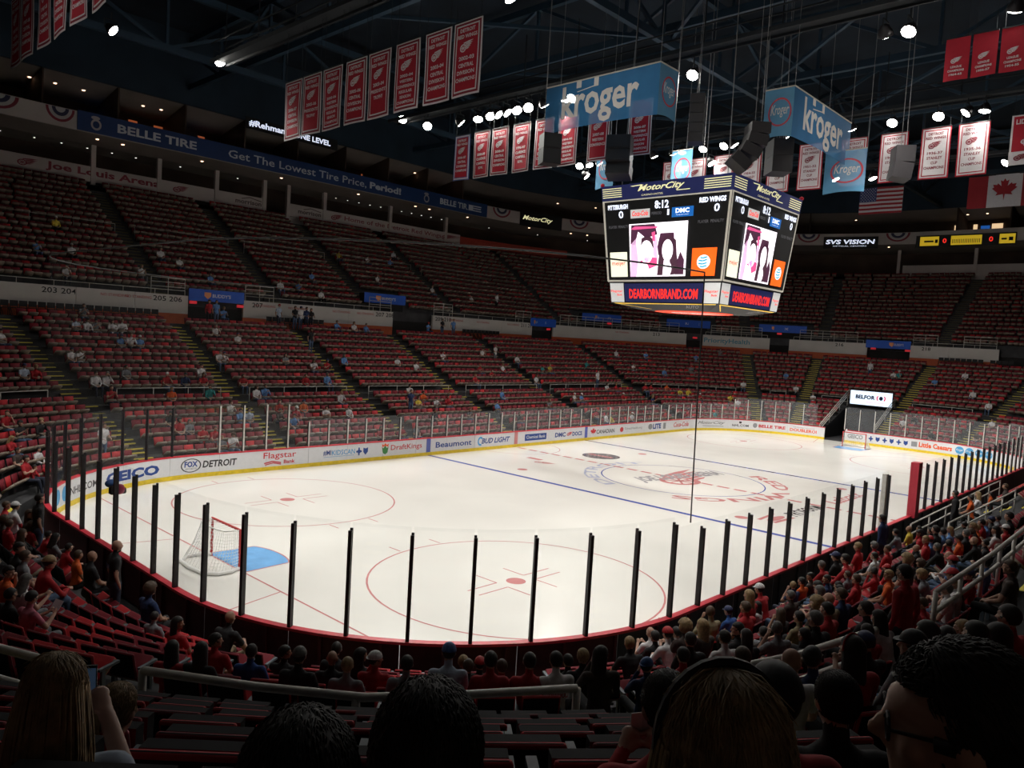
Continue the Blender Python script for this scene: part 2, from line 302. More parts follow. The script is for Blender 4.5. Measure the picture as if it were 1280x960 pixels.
# ------------------------------------------------------------------ where the people sit: (s, row, size, look, label)
NEAR=[(153.32, 1, 0.85, ('s', 'd', 'w', 'r', 0), 'person in white jersey with red trim by the end glass at left'),
 (151.58, 0, 1.14, ('s', 'd', 'r', 'n', 2), 'dark-haired person in red shirt behind the far corner glass'),
 (152.53, 0, 0.85, ('c', 'w', 'r', 'k', 1), 'person in white cap and red top beside the corner glass'),
 (151.79, 0, 0.85, ('s', 'd', 'r', 'k', 1), 'person in red jersey with pale back print by the corner glass'),
 (142.67, 0, 1.14, ('s', 'd', 'k', 'b', 5), 'person in black shirt and jeans facing the corner glass'),
 (144.4, 0, 1.105, ('c', 'w', 'R', 'n', 0), 'person in white cap and red and white jersey on the left'),
 (142.98, 0, 1.14, ('l', 't', 'd', 'k', 3), 'person with light brown hair beside the white cap at left'),
 (142.74, 0, 0.934, ('u', 't', 'r', 'k', 0), 'person with brown hair in red print shirt, second row at left'),
 (141.8, 0, 0.885, ('s', 'd', 'r', 'k', 1), 'person in red shirt leaning forward near the left end boards'),
 (137.22, 2, 1.14, ('s', 'd', 'k', 'k', 3), 'dark-haired person in black top in front of the grey-shirted man'),
 (136.82, 2, 1.082, ('s', 't', 'g', 'k', 0), 'brown-haired man in pale grey shirt beside the yellow cap'),
 (136.23, 2, 1.14, ('k', 'y', 'r', 'b', 1), 'person in yellow cap, red jersey and jeans on the left'),
 (140.16, 0, 0.915, ('s', 'd', 'r', 'k', 1), 'dark-haired person in red shirt near the left end boards'),
 (139.01, 0, 0.988, ('s', 't', 'o', 'k', 0), 'person in orange-red shirt seated next to the standing bald man'),
 (138.09, 0, 1.14, ('b', 'd', 'k', 'k', 0), 'bald man in black seated beside the standing bald man'),
 (136.97, 0, 1.14, ('b', 'd', 'k', 'n', 5), 'bald man in black t-shirt with blue print standing at the glass'),
 (134.43, 4, 0.924, ('s', 'd', 'k', 'k', 0), 'dark-haired person cut by the left picture edge'),
 (134.13, 4, 0.951, ('s', 'd', 'p', 'g', 6), 'dark-haired man in pink shirt holding a white paper'),
 (135.35, 0, 1.14, ('u', 't', 'n', 'k', 0), 'brown-haired man in navy shirt close to the end boards'),
 (134.25, 1, 0.85, ('s', 'd', 'g', 'k', 0), 'dark-haired man in grey shirt by the curved end boards'),
 (133.17, 2, 0.939, ('l', 'd', 'r', 'k', 3), 'dark-haired woman in red looking right near the end boards'),
 (131.63, 6, 0.859, ('l', 'd', 'r', 'k', 0), 'woman with long hair and red jersey behind the white rail'),
 (131.42, 6, 0.877, ('l', 'd', 'k', 'k', 0), 'woman with long brown hair in dark top behind the white rail'),
 (131.86, 4, 0.913, ('s', 'd', 'r', 'k', 3), 'dark-haired man in red shirt with hand to his face'),
 (132.97, 1, 1.068, ('b', 'd', 'k', 't', 1), 'bald man in black shirt leaning on his knees by the boards'),
 (131.27, 5, 0.873, ('s', 'd', 'B', 'k', 0), 'dark-haired person in blue jersey with red sleeves'),
 (131.19, 4, 0.865, ('s', 'd', 'k', 'k', 3), 'dark-haired person beside the grey cap'),
 (130.73, 6, 0.914, ('n', 'g', 'k', 'k', 0), 'person in grey knit cap and black shirt with yellow collar'),
 (130.86, 3, 0.927, ('s', 'd', 'k', 'k', 0), 'dark-haired person in the front row by the boards'),
 (130.62, 5, 0.876, ('b', 'p', 'k', 'k', 0), 'person with pink cap in front of the blonde'),
 (130.4, 6, 0.851, ('s', 'y', 'g', 'k', 0), 'person with short blonde hair in grey shirt above the rail'),
 (130.49, 4, 0.901, ('l', 'd', 'k', 'k', 3), 'person with long brown hair beside the white cap'),
 (130.28, 5, 0.899, ('k', 'w', 'r', 'k', 3), 'person in grey-white backward cap and red jersey'),
 (130.0, 6, 0.892, ('s', 'd', 'g', 'k', 0), 'dark-haired man in grey shirt behind the curved rail'),
 (129.72, 6, 0.986, ('n', 'B', 'W', 'k', 1), 'person in blue knit cap and pale pink-white shirt'),
 (129.56, 4, 0.867, ('s', 'y', 'k', 'k', 0), 'small blond child next to the blue knit cap'),
 (129.55, 5, 0.85, ('s', 't', 'k', 'k', 0), 'small brown-haired child next to the blue knit cap'),
 (129.41, 4, 0.85, ('n', 'r', 'k', 'k', 0), 'child in red knit cap in the front row'),
 (129.43, 6, 0.948, ('s', 'd', 'r', 'k', 0), 'dark-haired man in red jersey with pale stripe'),
 (129.28, 5, 0.85, ('s', 't', 'r', 'k', 0), 'brown-haired child next to the striped red jersey'),
 (129.16, 6, 0.938, ('s', 'd', 'r', 'k', 0), 'dark-haired man in red shirt with grey shoulder patch'),
 (128.97, 6, 0.946, ('s', 'd', 'w', 'k', 0), 'dark-haired man in white jersey with red name lettering'),
 (128.58, 4, 0.869, ('s', 'd', 'k', 'k', 0), 'dark-haired person right of the white lettered jersey'),
 (128.62, 5, 0.949, ('s', 'y', 'k', 'k', 0), 'blonde person in black right of the white lettered jersey'),
 (128.65, 6, 0.99, ('l', 'd', 'd', 'k', 3), 'woman with long dark hair in brown jacket facing right'),
 (127.62, 3, 0.978, ('s', 'y', 'k', 'k', 1), 'blond boy in black shirt by the boards'),
 (126.5, 1, 0.985, ('s', 'd', 'k', 'k', 0), 'dark-haired person holding a white cup by the boards'),
 (126.68, 2, 1.017, ('n', 'r', 'w', 'k', 1), 'person in red knit cap and white jersey'),
 (128.3, 6, 0.865, ('k', 'B', 'n', 'k', 3), 'person in blue cap and navy hooded top behind the rail'),
 (128.02, 6, 0.944, ('s', 'd', 'r', 'k', 0), 'dark-haired man in red shirt next to the rail on the right'),
 (127.31, 4, 1.029, ('s', 'd', 'k', 'k', 0), 'dark grey haired man in black behind the red knit cap'),
 (126.5, 2, 1.126, ('u', 'y', 'd', 'k', 0), 'person with curly fair hair by the near boards'),
 (124.5, 0, 1.117, ('s', 't', 'T', 'k', 3), 'red-haired man in tan jacket facing left'),
 (126.2, 2, 1.095, ('l', 'y', 'd', 'k', 0), 'woman with long fair hair behind the tan jacket'),
 (123.66, 0, 0.952, ('c', 'n', 'B', 'b', 1), 'person in navy cap and blue t-shirt by the boards'),
 (122.99, 0, 1.14, ('l', 'y', 'r', 'k', 0), 'blonde woman in red top by the near side boards'),
 (122.09, 0, 1.105, ('c', 'w', 'r', 'k', 1), 'person in white cap and red shirt by the near side boards'),
 (124.49, 1, 1.14, ('s', 't', 'r', 'k', 0), 'brown-haired person in red behind the blonde woman'),
 (122.51, 0, 0.861, ('l', 'd', 'w', 'k', 0), 'woman with dark hair in white shirt with red sleeves'),
 (126.9, 4, 1.01, ('s', 'd', 'w', 'k', 0), 'dark-haired man in white shirt with red collar'),
 (126.62, 4, 0.987, ('l', 'd', 'k', 'k', 0), 'woman with long brown hair right of the white shirt'),
 (126.2, 4, 1.026, ('s', 'g', 'g', 'k', 3), 'grey-haired man in light grey shirt behind the rail'),
 (124.69, 3, 1.14, ('u', 'y', 'd', 'k', 0), 'woman with curly fair hair in the middle of the near stand'),
 (124.39, 3, 1.14, ('b', 'o', 'T', 'k', 0), 'bald man in khaki shirt in the near stand'),
 (124.04, 3, 1.14, ('s', 't', 'n', 'k', 0), 'brown-haired person right of the bald khaki man'),
 (118.22, 0, 1.018, ('s', 'g', 'r', 'k', 1), 'grey-haired man in red shirt by the near boards'),
 (119.1, 1, 0.85, ('s', 't', 'g', 'k', 0), 'brown-haired man in pale shirt behind the red shirt'),
 (117.59, 0, 1.14, ('c', 'n', 'k', 'k', 0), 'person in dark cap at the near side boards'),
 (115.82, 0, 1.14, ('s', 'y', 'r', 'k', 0), 'blond person in red by the bench opening'),
 (118.78, 1, 1.14, ('s', 'd', 'r', 'k', 1), 'dark-haired person in red and white jersey by the bench opening'),
 (119.75, 2, 0.93, ('s', 'd', 'r', 'k', 3), 'dark-haired man in red jersey facing left'),
 (118.75, 2, 0.85, ('c', 'r', 'r', 'k', 0), 'person in red cap and red jersey in the near stand'),
 (125.39, 4, 1.14, ('s', 'd', 'r', 'k', 0), 'person with sunglasses on the head, in red'),
 (126.28, 5, 1.14, ('s', 'g', 'k', 'k', 0), 'grey-fair haired person in the near stand'),
 (113.26, 0, 1.14, ('s', 'd', 'n', 'n', 5), 'man in dark suit standing at the bench opening'),
 (105.37, 0, 1.14, ('s', 'd', 'k', 'k', 5), 'man in black jacket standing beside the tall red post'),
 (102.65, 0, 1.14, ('s', 'd', 'o', 'k', 0), 'dark-haired man in orange shirt behind the bench'),
 (101.38, 0, 1.14, ('l', 'y', 'w', 'k', 0), 'person with fair hair in white right of the orange shirt'),
 (110.75, 0, 0.984, ('b', 'd', 'y', 'b', 0), 'bald man in yellow shirt in the near stand'),
 (109.54, 0, 0.85, ('s', 'd', 'r', 'k', 0), 'dark-haired man in red right of the yellow shirt'),
 (116.21, 2, 0.936, ('b', 'd', 'k', 'k', 0), 'bald man in dark shirt in the near stand'),
 (110.89, 2, 0.867, ('c', 'k', 'k', 'k', 0), 'person in black cap and black top below the stair rail'),
 (119.48, 4, 0.98, ('b', 'd', 'w', 'b', 1), 'bald man in white jersey with blue sleeves'),
 (120.19, 3, 1.14, ('u', 'y', 'd', 'k', 0), 'woman with wavy fair hair in the near stand'),
 (119.06, 3, 0.895, ('u', 't', 'd', 'k', 0), 'woman with wavy brown hair in the near stand'),
 (125.68, 6, 1.14, ('s', 'd', 'r', 'k', 5), 'dark-haired man in red jersey standing in the aisle'),
 (112.74, 3, 1.014, ('s', 'd', 'r', 'k', 0), 'dark-haired person in red by the stair rail'),
 (110.44, 3, 0.865, ('s', 'd', 'g', 'k', 0), 'dark-haired man in pale grey shirt by the stair rail'),
 (116.49, 4, 0.859, ('s', 'd', 'k', 'k', 0), 'dark-haired person in black beyond the white rail'),
 (113.62, 4, 1.14, ('s', 'd', 'k', 'k', 0), 'dark-haired person at the right picture edge below the stairs'),
 (123.22, 6, 1.14, ('s', 't', 'd', 'k', 0), 'brown-haired person at the right picture edge by the rail'),
 (125.97, 6, 1.045, ('l', 'd', 'w', 't', 1), 'person in white jersey with red print bending forward'),
 (128.45, 9, 0.957, ('b', 'd', 'w', 'b', 3), 'man with short hair in white shirt and jeans by the rail'),
 (128.18, 9, 1.012, ('l', 'd', 'r', 'k', 0), 'woman with long black hair, red headband and red top'),
 (127.37, 8, 1.088, ('l', 'd', 'g', 'k', 0), 'woman with long dark hair in grey jacket on the right'),
 (127.24, 8, 1.036, ('s', 'd', 'r', 'k', 3), 'dark-haired person in red with hand raised on the right'),
 (127.57, 9, 1.053, ('s', 'd', 'W', 'b', 0), 'dark-haired man in pale blue and red shirt and jeans'),
 (127.44, 9, 1.023, ('l', 'd', 'k', 'k', 0), 'woman with long dark hair at the right picture edge'),
 (125.55, 5, 1.14, ('s', 'd', 'k', 'k', 0), 'dark-haired person in black right of the near stand middle'),
 (125.08, 3, 1.005, ('s', 'd', 'T', 'k', 0), 'person in patterned green shirt in the near stand'),
 (126.41, 5, 0.959, ('s', 'd', 'k', 'b', 0), 'dark-haired person in black and jeans above the right rail'),
 (126.78, 8, 1.14, ('s', 'd', 'r', 'k', 0), 'person in red at the right picture edge above the boxes'),
 (114.35, 2, 1.14, ('s', 'd', 'k', 'k', 0), 'person in dark top by the stair rail foot'),
 (99.87, 1, 1.14, ('s', 't', 'd', 'k', 0), 'brown-haired person by the corner at the far right'),
 (98.28, 0, 0.85, ('s', 'd', 'o', 'k', 0), 'person in orange at the far right below the corner glass')]
FORE=[((-36.09, -20.96, 6.3),
 ('s', 'd', 'r', 'k', 6), 0, 'dark-haired man in red jersey holding a folded paper'),
 ((-37.33, -21.77, 6.94),
 ('l', 'y', 'k', 'k', 0), 0, 'fair-haired woman with a dark headband, cut by the lower edge'),
 ((-37.58, -21.4, 6.87),
 ('s', 'd', 'k', 'k', 0), 0, 'dark-haired head low in the middle foreground'),
 ((-37.77, -21.34, 6.86),
 ('s', 'd', 'k', 'k', 0), 0, 'dark head at the lower edge left of the middle'),
 ((-37.59, -19.64, 6.32),
 ('l', 'y', 'W', 'k', 4), 17, 'woman with long fair hair holding up a phone'),
 ((-37.06, -18.71, 5.74),
 ('p', 'y', 'r', 'b', 0), -15, 'woman with fair ponytail, red jersey and jeans'),
 ((-35.74, -21.18, 6.31),
 ('n', 'k', 'r', 'k', 0), 0, 'person in dark knit cap and red shirt in the foreground'),
 ((-35.13, -21.19, 6.11),
 ('s', 'd', 'k', 'k', 0), 0, 'dark-haired person in black in the right foreground'),
 ((-34.53, -20.51, 5.71),
 ('s', 'd', 'k', 'k', 3), 0, 'dark-haired man in profile behind the headband woman'),
 ((-33.73, -20.03, 5.33),
 ('s', 'd', 'g', 'k', 3), 0, 'dark-haired person in grey beside the rail on the right'),
 ((-37.13, -22.03, 7.02),
 ('s', 'd', 'k', 'k', 0), 62, 'dark-haired man in glasses seen in profile')]
FAR=[(0.85, 12, 'b', 0),
 (1.34, 12, 'w', 0),
 (1.39, 14, 'w', 0),
 (2.49, 13, 'k', 0),
 (7.35, 14, 'w', 0),
 (5.73, 10, 'w', 0),
 (5.61, 11, 'r', 0),
 (3.92, 8, 'w', 0),
 (3.75, 7, 'r', 0),
 (3.58, 6, 't', 0),
 (2.8, 7, 'n', 0),
 (1.51, 6, 'o', 0),
 (1.63, 7, 'r', 0),
 (158.21, 7, 'w', 0),
 (3.07, 10, 'k', 0),
 (3.73, 10, 'k', 0),
 (158.53, 8, 'd', 0),
 (158.73, 8, 'd', 0),
 (158.97, 8, 'g', 0),
 (156.91, 12, 'w', 0),
 (157.07, 12, 'k', 0),
 (156.81, 10, 'r', 0),
 (156.69, 10, 'd', 0),
 (156.7, 8, 'r', 0),
 (156.38, 8, 'W', 0),
 (158.11, 10, 'w', 0),
 (158.68, 14, 'W', 0),
 (157.67, 7, 'w', 0),
 (157.45, 7, 'd', 0),
 (158.15, 10, 'w', 0),
 (1.16, 12, 'b', 0),
 (6.04, 10, 'w', 0),
 (156.07, 6, 'k', 0),
 (157.18, 5, 'k', 0),
 (155.95, 1, 'R', 1),
 (158.09, 6, 'r', 0),
 (0.19, 3, 'k', 0),
 (0.36, 2, 'r', 0),
 (0.65, 2, 'g', 0),
 (1.1, 1, 'r', 0),
 (1.51, 1, 'r', 0),
 (1.54, 0, 'g', 0),
 (4.11, 3, 'b', 0),
 (3.97, 4, 'w', 0),
 (4.71, 3, 'W', 0),
 (6.12, 6, 'w', 0),
 (6.34, 6, 'b', 0),
 (6.12, 7, 'r', 0),
 (2.35, 0, 'w', 0),
 (12.23, 9, 'w', 0),
 (12.98, 9, 'r', 0),
 (15.23, 10, 'b', 0),
 (20.19, 10, 'w', 0),
 (21.16, 9, 'w', 0),
 (17.2, 9, 'k', 0),
 (8.18, 4, 'o', 0),
 (7.01, 4, 'r', 0),
 (8.77, 4, 'k', 0),
 (9.74, 3, 'w', 0),
 (11.9, 5, 'w', 0),
 (11.36, 3, 'w', 0),
 (7.03, 2, 'b', 0),
 (16.5, 4, 'n', 1),
 (18.17, 5, 'o', 0),
 (17.13, 4, 'y', 0),
 (18.86, 4, 'w', 0),
 (17.51, 2, 'k', 0),
 (11.92, 0, 'r', 0),
 (13.57, 0, 'r', 0),
 (14.4, 0, 'g', 0),
 (7.21, 3, 'r', 0),
 (5.69, 3, 'd', 0),
 (10.78, 10, 'g', 0),
 (11.37, 7, 'k', 0),
 (11.98, 7, 'b', 0),
 (10.49, 7, 'r', 0),
 (18.1, 6, 'w', 0),
 (32.06, 12, 'R', 1),
 (30.56, 12, 'w', 0),
 (30.85, 9, 'R', 0),
 (28.56, 8, 'r', 0),
 (28.0, 9, 'r', 0),
 (25.58, 7, 'r', 0),
 (26.11, 5, 'b', 0),
 (23.83, 3, 'b', 0),
 (25.04, 11, 'w', 0),
 (14.64, 12, 'k', 0),
 (34.32, 11, 'w', 0),
 (35.73, 9, 't', 0),
 (36.62, 9, 'y', 0),
 (33.13, 7, 'w', 0),
 (43.24, 10, 't', 0),
 (41.98, 10, 'r', 0),
 (36.93, 7, 'r', 0),
 (41.66, 7, 'w', 1),
 (40.86, 6, 'w', 0),
 (42.67, 6, 'r', 0),
 (41.45, 4, 'r', 0),
 (46.54, 13, 'w', 0),
 (46.55, 10, 'w', 0),
 (47.84, 13, 'b', 0),
 (48.08, 9, 'b', 0),
 (47.14, 6, 'o', 0),
 (47.8, 5, 'y', 0),
 (48.45, 5, 'y', 0),
 (45.54, 6, 'r', 0),
 (46.02, 6, 'r', 0),
 (34.05, 4, 'w', 0),
 (35.37, 4, 'b', 0),
 (34.64, 0, 'y', 0),
 (33.58, 0, 'w', 0),
 (38.1, 0, 'w', 0),
 (34.11, 1, 'r', 0),
 (43.39, 0, 'r', 0),
 (44.96, 3, 'n', 0),
 (48.72, 4, 'r', 0),
 (49.73, 5, 'k', 0),
 (51.35, 3, 'w', 0),
 (50.76, 4, 'y', 0),
 (49.03, 0, 't', 0),
 (52.24, 7, 'w', 0),
 (50.1, 13, 'b', 0),
 (49.77, 10, 'g', 0),
 (51.26, 15, 'g', 0),
 (29.99, 3, 'g', 0),
 (54.63, 7, 'w', 0),
 (55.07, 6, 'w', 0),
 (57.2, 13, 'w', 1),
 (57.4, 14, 'r', 0),
 (59.3, 12, 'w', 0),
 (60.05, 12, 't', 0),
 (65.5, 13, 'w', 0),
 (66.7, 9, 'w', 0),
 (67.54, 7, 'w', 0),
 (54.08, 10, 'b', 0),
 (63.72, 11, 'b', 0),
 (64.98, 17, 'r', 0),
 (63.21, 2, 'w', 0),
 (68.67, 1, 'd', 0),
 (68.3, 4, 'w', 0),
 (54.62, 17, 'r', 0),
 (54.82, 17, 'k', 0),
 (55.02, 17, 'r', 0),
 (13.5, 17, 'W', 1),
 (14.84, 17, 'k', 1),
 (15.32, 17, 'w', 1),
 (15.82, 17, 'n', 1),
 (16.24, 17, 'k', 1),
 (14.8, 16, 'r', 0),
 (13.94, 13, 'k', 1),
 (17.85, 16, 'b', 0),
 (18.58, 16, 'r', 0),
 (19.34, 16, 'w', 0),
 (20.8, 16, 'b', 0),
 (20.23, 14, 'k', 0),
 (29.78, 17, 'k', 1),
 (31.15, 17, 'b', 1),
 (25.1, 17, 'r', 0),
 (28.28, 17, 'b', 0),
 (8.13, 17, 'r', 1),
 (8.65, 17, 'b', 1),
 (9.25, 17, 'b', 0),
 (158.66, 14, 'w', 0),
 (1.39, 14, 'w', 0),
 (159.06, 14, 'g', 0),
 (159.04, 16, 'g', 0),
 (8.35, 13, 'w', 0),
 (5.19, 19, 'w', 0),
 (6.28, 19, 'r', 0),
 (7.95, 21, 'w', 0),
 (0.8, 25, 'y', 0),
 (158.98, 18, 'w', 0),
 (0.86, 21, 'w', 0),
 (158.69, 21, 'b', 0),
 (6.93, 22, 'w', 0),
 (9.34, 19, 'b', 0),
 (23.93, 26, 'y', 0),
 (27.52, 26, 'w', 0),
 (31.75, 28, 'w', 0),
 (31.88, 26, 'r', 0),
 (30.37, 26, 'b', 0),
 (40.18, 20, 'w', 1),
 (26.19, 22, 'w', 0),
 (32.24, 21, 'w', 0),
 (36.55, 20, 'w', 0),
 (18.79, 21, 'b', 0),
 (16.96, 19, 'b', 0),
 (15.32, 19, 'w', 0),
 (18.34, 18, 'w', 0),
 (155.55, 4, 'k', 0),
 (154.27, 4, 'r', 0),
 (155.63, 6, 'd', 0),
 (154.66, 3, 'k', 0),
 (154.09, 3, 'k', 0),
 (152.84, 2, 'r', 0),
 (7.67, 7, 'k', 0),
 (6.65, 4, 'k', 0),
 (24.9, 1, 'k', 0),
 (29.5, 1, 'd', 0),
 (46.26, 0, 'r', 0),
 (55.33, 1, 'k', 0),
 (63.9, 3, 'k', 0),
 (66.22, 0, 'k', 0),
 (24.56, 8, 'k', 0),
 (20.06, 4, 'r', 0),
 (20.82, 2, 'k', 0)]
NEARHI=set()

NTH = ['first', 'second', 'third', 'fourth', 'fifth', 'sixth', 'seventh', 'eighth', 'ninth', 'tenth', 'eleventh', 'twelfth', 'thirteenth', 'fourteenth', 'fifteenth', 'sixteenth', 'seventeenth', 'eighteenth', 'nineteenth', 'twentieth'] + ['%dth' % k for k in range(21, 60)]
# ------------------------------------------------------------------ profile of the bowl
DR = [1.6+.85*i for i in range(7)] + [8.35+.85*(i-7) for i in range(7, 17)]
ZR = [.42+.335*i for i in range(7)] + [3.05+.397*(i-7) for i in range(7, 17)]
DU = [19.2+.8*i for i in range(17)]; ZU = [9.1+.5*i for i in range(17)]
TUN0, TUN1 = 57.32, 61.42          # zamboni tunnel at the far end
AISLES = [5.4, 14.1, 23.2, 33.2, 45.2, 52.4, 55.0, 61.95, 67.9, 74.5, 80, 88, 97, 109, 118, 125.2, 128.5, 132.0, 138.2, 143, 149.5, 157.5]
PORTALS = [(7.2, 11.3), (25.15, 29.7), (43.35, 44.75), (50.3, 50.9), (53.3, 53.95), (56.55, 59.2), (66.5, 68.2), (150.0, 152.0)]

# floor, ice, roof
m = MB(); m.box((0, 0, -.35), (150, 130, .6)); ob('floor', m, M_conc, label='dark concrete arena floor under the stands', kind='structure')
m = MB(); pts = [pos(s, -.001, .0) for s in s_samples(0, S_ALL, .7)[:-1]]
n = len(pts); m.add(pts + [p - Vector((0,0,.04)) for p in pts], [tuple(range(n-1, -1, -1))] + [(i, (i+1) % n, n+(i+1) % n, n+i) for i in range(n)])
ice = ob('ice_sheet', m, ICE, label='white rink ice with painted lines and logos', kind='structure')
for p in ice.data.polygons:
    if len(p.vertices) > 4 and p.normal.z < 0: ice.data.flip_normals(); break

def ice_map(z=.004): return lambda u, v: Vector((u, v, z))
im = ice_map(); im2 = ice_map(.007); im3 = ice_map(.010)
def half_width(x): # ice half width at x
    a = abs(x)-RX
    return RY+RR if a <= 0 else RY + math.sqrt(max(0, RR*RR-a*a))
def ice_part(name, f, mt, label): 
    m = MB(); f(m); return ob(name, m, mt, ice, label)
for x in (-27.13, 27.13):
    h = half_width(x)-.02; ice_part('goal_line', lambda m: put_rect(m, x-.03, x+.03, -h, h, im), M_icered, 'thin red goal line')
for x in (-7.77, 7.77): ice_part('blue_line', lambda m: put_rect(m, x-.15, x+.15, -12.93, 12.93, im), M_iceblue, 'blue line across the ice')
def dashes(m):
    for i in range(26):
        y = -12.9+i*.995; put_rect(m, -.15, .15, y, y+.72, im)
ice_part('centre_line', dashes, M_icered, 'broken red centre line')
ice_part('centre_circle', lambda m: put_ring(m, 0, 0, 4.57, 4.57, .07, im, n=64), M_iceblue, 'blue centre circle')
for x in (-21.03, 21.03):
    for y in (-6.71, 6.71):
        def f(m):
            put_ring(m, x, y, 4.57, 4.57, .06, im, n=64)
            put_ell(m, x, y, .31, .31, im)
            for sx in (-1, 1):
                for sy in (-1, 1):
                    put_rect(m, min(x+sx*.61, x+sx*1.83), max(x+sx*.61, x+sx*1.83), y+sy*.24-.025, y+sy*.24+.025, im)
                    put_rect(m, x+sx*.61-.025, x+sx*.61+.025, min(y+sy*.24, y+sy*1.14), max(y+sy*.24, y+sy*1.14), im)
                put_rect(m, x+sx*.9-.025, x+sx*.9+.025, y+4.57, y+5.18, im); put_rect(m, x+sx*.9-.025, x+sx*.9+.025, y-5.18, y-4.57, im)
        ice_part('faceoff_circle', f, M_icered, None)
    for y in (-6.71, 6.71):
        ice_part('neutral_spot', lambda m: put_ell(m, math.copysign(6.1, x), y, .3, .3, im), M_icered, None)
    sg = 1 if x < 0 else -1; gx = math.copysign(27.13, x)
    def cre(m):
        pts = [(gx+sg*.03, -1.22)] + [(gx+sg*(1.37+.46*math.cos(a)), 1.22*math.sin(a)) for a in np.linspace(-1.15, 1.15, 14)] + [(gx+sg*.03, 1.22)]
        put_poly(m, pts if sg > 0 else pts[::-1], im)
    ice_part('goal_crease', cre, M_crease, 'light blue goal crease')
    def cro(m):
        pts = [(gx+sg*.03, -1.22)] + [(gx+sg*(1.37+.46*math.cos(a)), 1.22*math.sin(a)) for a in np.linspace(-1.15, 1.15, 14)] + [(gx+sg*.03, 1.22)]
        put_line(m, pts, .05, im2)
    ice_part('crease_outline', cro, M_icered, None)
    for sy in (-1, 1):
        ice_part('trapezoid_line', lambda m: put_line(m, [(gx, sy*3.35), (math.copysign(30.47, x), sy*4.2)], .05, im), M_icered, None)
# printed marks under the ice
ice_part('wing_emblem', lambda m: put_wing(m, .5, .1, 3.1, 3.3, lambda u, v: Vector((u, v*.8, .006))), M_icered, 'red winged wheel emblem at centre ice')
ice_part('centre_wordmark', lambda m: put_text(m, 'JOE LOUIS ARENA', lambda u, v: Vector((.75+u+.5*v, .45+v-.2*u, .011)), -3.4, 3.4, -.75, .75, .05), M_icegrey, 'grey wordmark across the centre emblem')
ice_part('scorer_crease', lambda m: put_ring(m, 0, 12.93, 3.05, 3.05, .05, im, n=24, a0=-PI, a1=0), M_icered, 'thin red half circle by the far boards')
def arc(r, a0, a1, flip=False):
    def g(u, v):
        a = a0+(a1-a0)*u; q = r+v
        return Vector((q*math.cos(a), q*math.sin(a), .005))
    return g
ice_part('arc_lettering', lambda m: put_text(m, 'RED WINGS', arc(5.0, -.35, -2.7), 0, 1, 0, .85, .02), M_icered, 'red lettering around the centre circle')
ice_part('arc_lettering', lambda m: put_text(m, 'DETROIT', arc(4.85, 2.9, 1.0), 0, 1, 0, .75, .02), M_icepale, 'pale lettering around the centre circle')
def disc(m): put_ell(m, 2.5, 7.55, 1.25, 1.25, im, n=32)
ice_part('round_mark', disc, M_icedark, 'dark round mark on the ice')
ice_part('round_mark_print', lambda m: put_text(m, 'FARMER', lambda u, v: Vector((2.5+.6*v, 7.55-u, .009)), -.95, .95, -.35, .4, .03), M_icered, None)
def lc(m):
    f = lambda u, v: Vector((-3.3+v, 8.2-u, .006))
    put_rect(m, -1.3, -.2, .55, 1.0, f); put_wing(m, .55, .1, .75, .7, f)
ice_part('red_mark', lc, M_icered, 'red mark by the far boards')
def atx(x0, x1, y, t, v0, v1): return lambda m: put_text(m, t, lambda u, v: Vector((u, y+v, .006)), x0, x1, v0, v1, .02, .2)
ice_part('dark_wordmark', atx(-3.6, -.2, -7.9, 'PROFORM', -.35, .4), M_icedark, 'dark wordmark near the near blue line')
ice_part('red_wordmark', atx(1.2, 5.4, -7.9, 'Labatt', -.4, .5), M_icered, 'red wordmark near the near boards')
def rw(m): put_poly(m, [(-5.8,-8.2),(-3.9,-8.3),(-3.9,-8.1),(-5.7,-8.0)], im); put_poly(m, [(-5.8,-7.5),(-4.0,-7.35),(-4.0,-7.2),(-5.8,-7.3)], im); put_ell(m, -4.9, -7.8, .8, .22, im3)
ice_part('red_swoosh', rw, M_icered, None)

# stands: stepped tiers carried around the rink
def tier_profile(D, Z, d_in, d_out, z_bot, tread=.85, back=.45):
    pr = [(d_in, z_bot)]; last = None
    for d, z in zip(D, Z):
        a = max(d_in, d-.40) if last is None else last
        pr += [(a, z), (d+back, z)]; last = d+back
    pr[1] = (d_in, Z[0]); pr[-1] = (d_out, Z[-1]); pr += [(d_out, z_bot)]
    return pr
lower_front = tier_profile(DR[:7], ZR[:7], 1.12, 7.15, -.05)
m = MB(); sweep(m, lower_front, TUN1, TUN0+S_ALL, step=1.1); ob('seating_tier', m, M_conc, label='stepped concrete of the front rows', kind='structure')
m = MB(); sweep(m, [(7.15, -.05), (7.15, 2.72), (7.95, 2.72)] + tier_profile(DR[7:], ZR[7:], 7.95, 16.5, -.05)[1:-1] + [(16.5, 7.05), (18.3, 7.05), (18.3, -.05)], 0, S_ALL, step=1.1, caps=False)
ob('seating_tier', m, M_conc, label='stepped concrete of the lower bowl', kind='structure')
m = MB(); sweep(m, [(18.85, 8.3)] + tier_profile(DU, ZU, 18.85, 33.0, 8.3, back=.4)[1:-1] + [(33.0, 8.3)], 0, S_ALL, step=1.3, caps=False)
ob('seating_tier', m, M_conc, label='stepped concrete of the upper bowl', kind='structure')
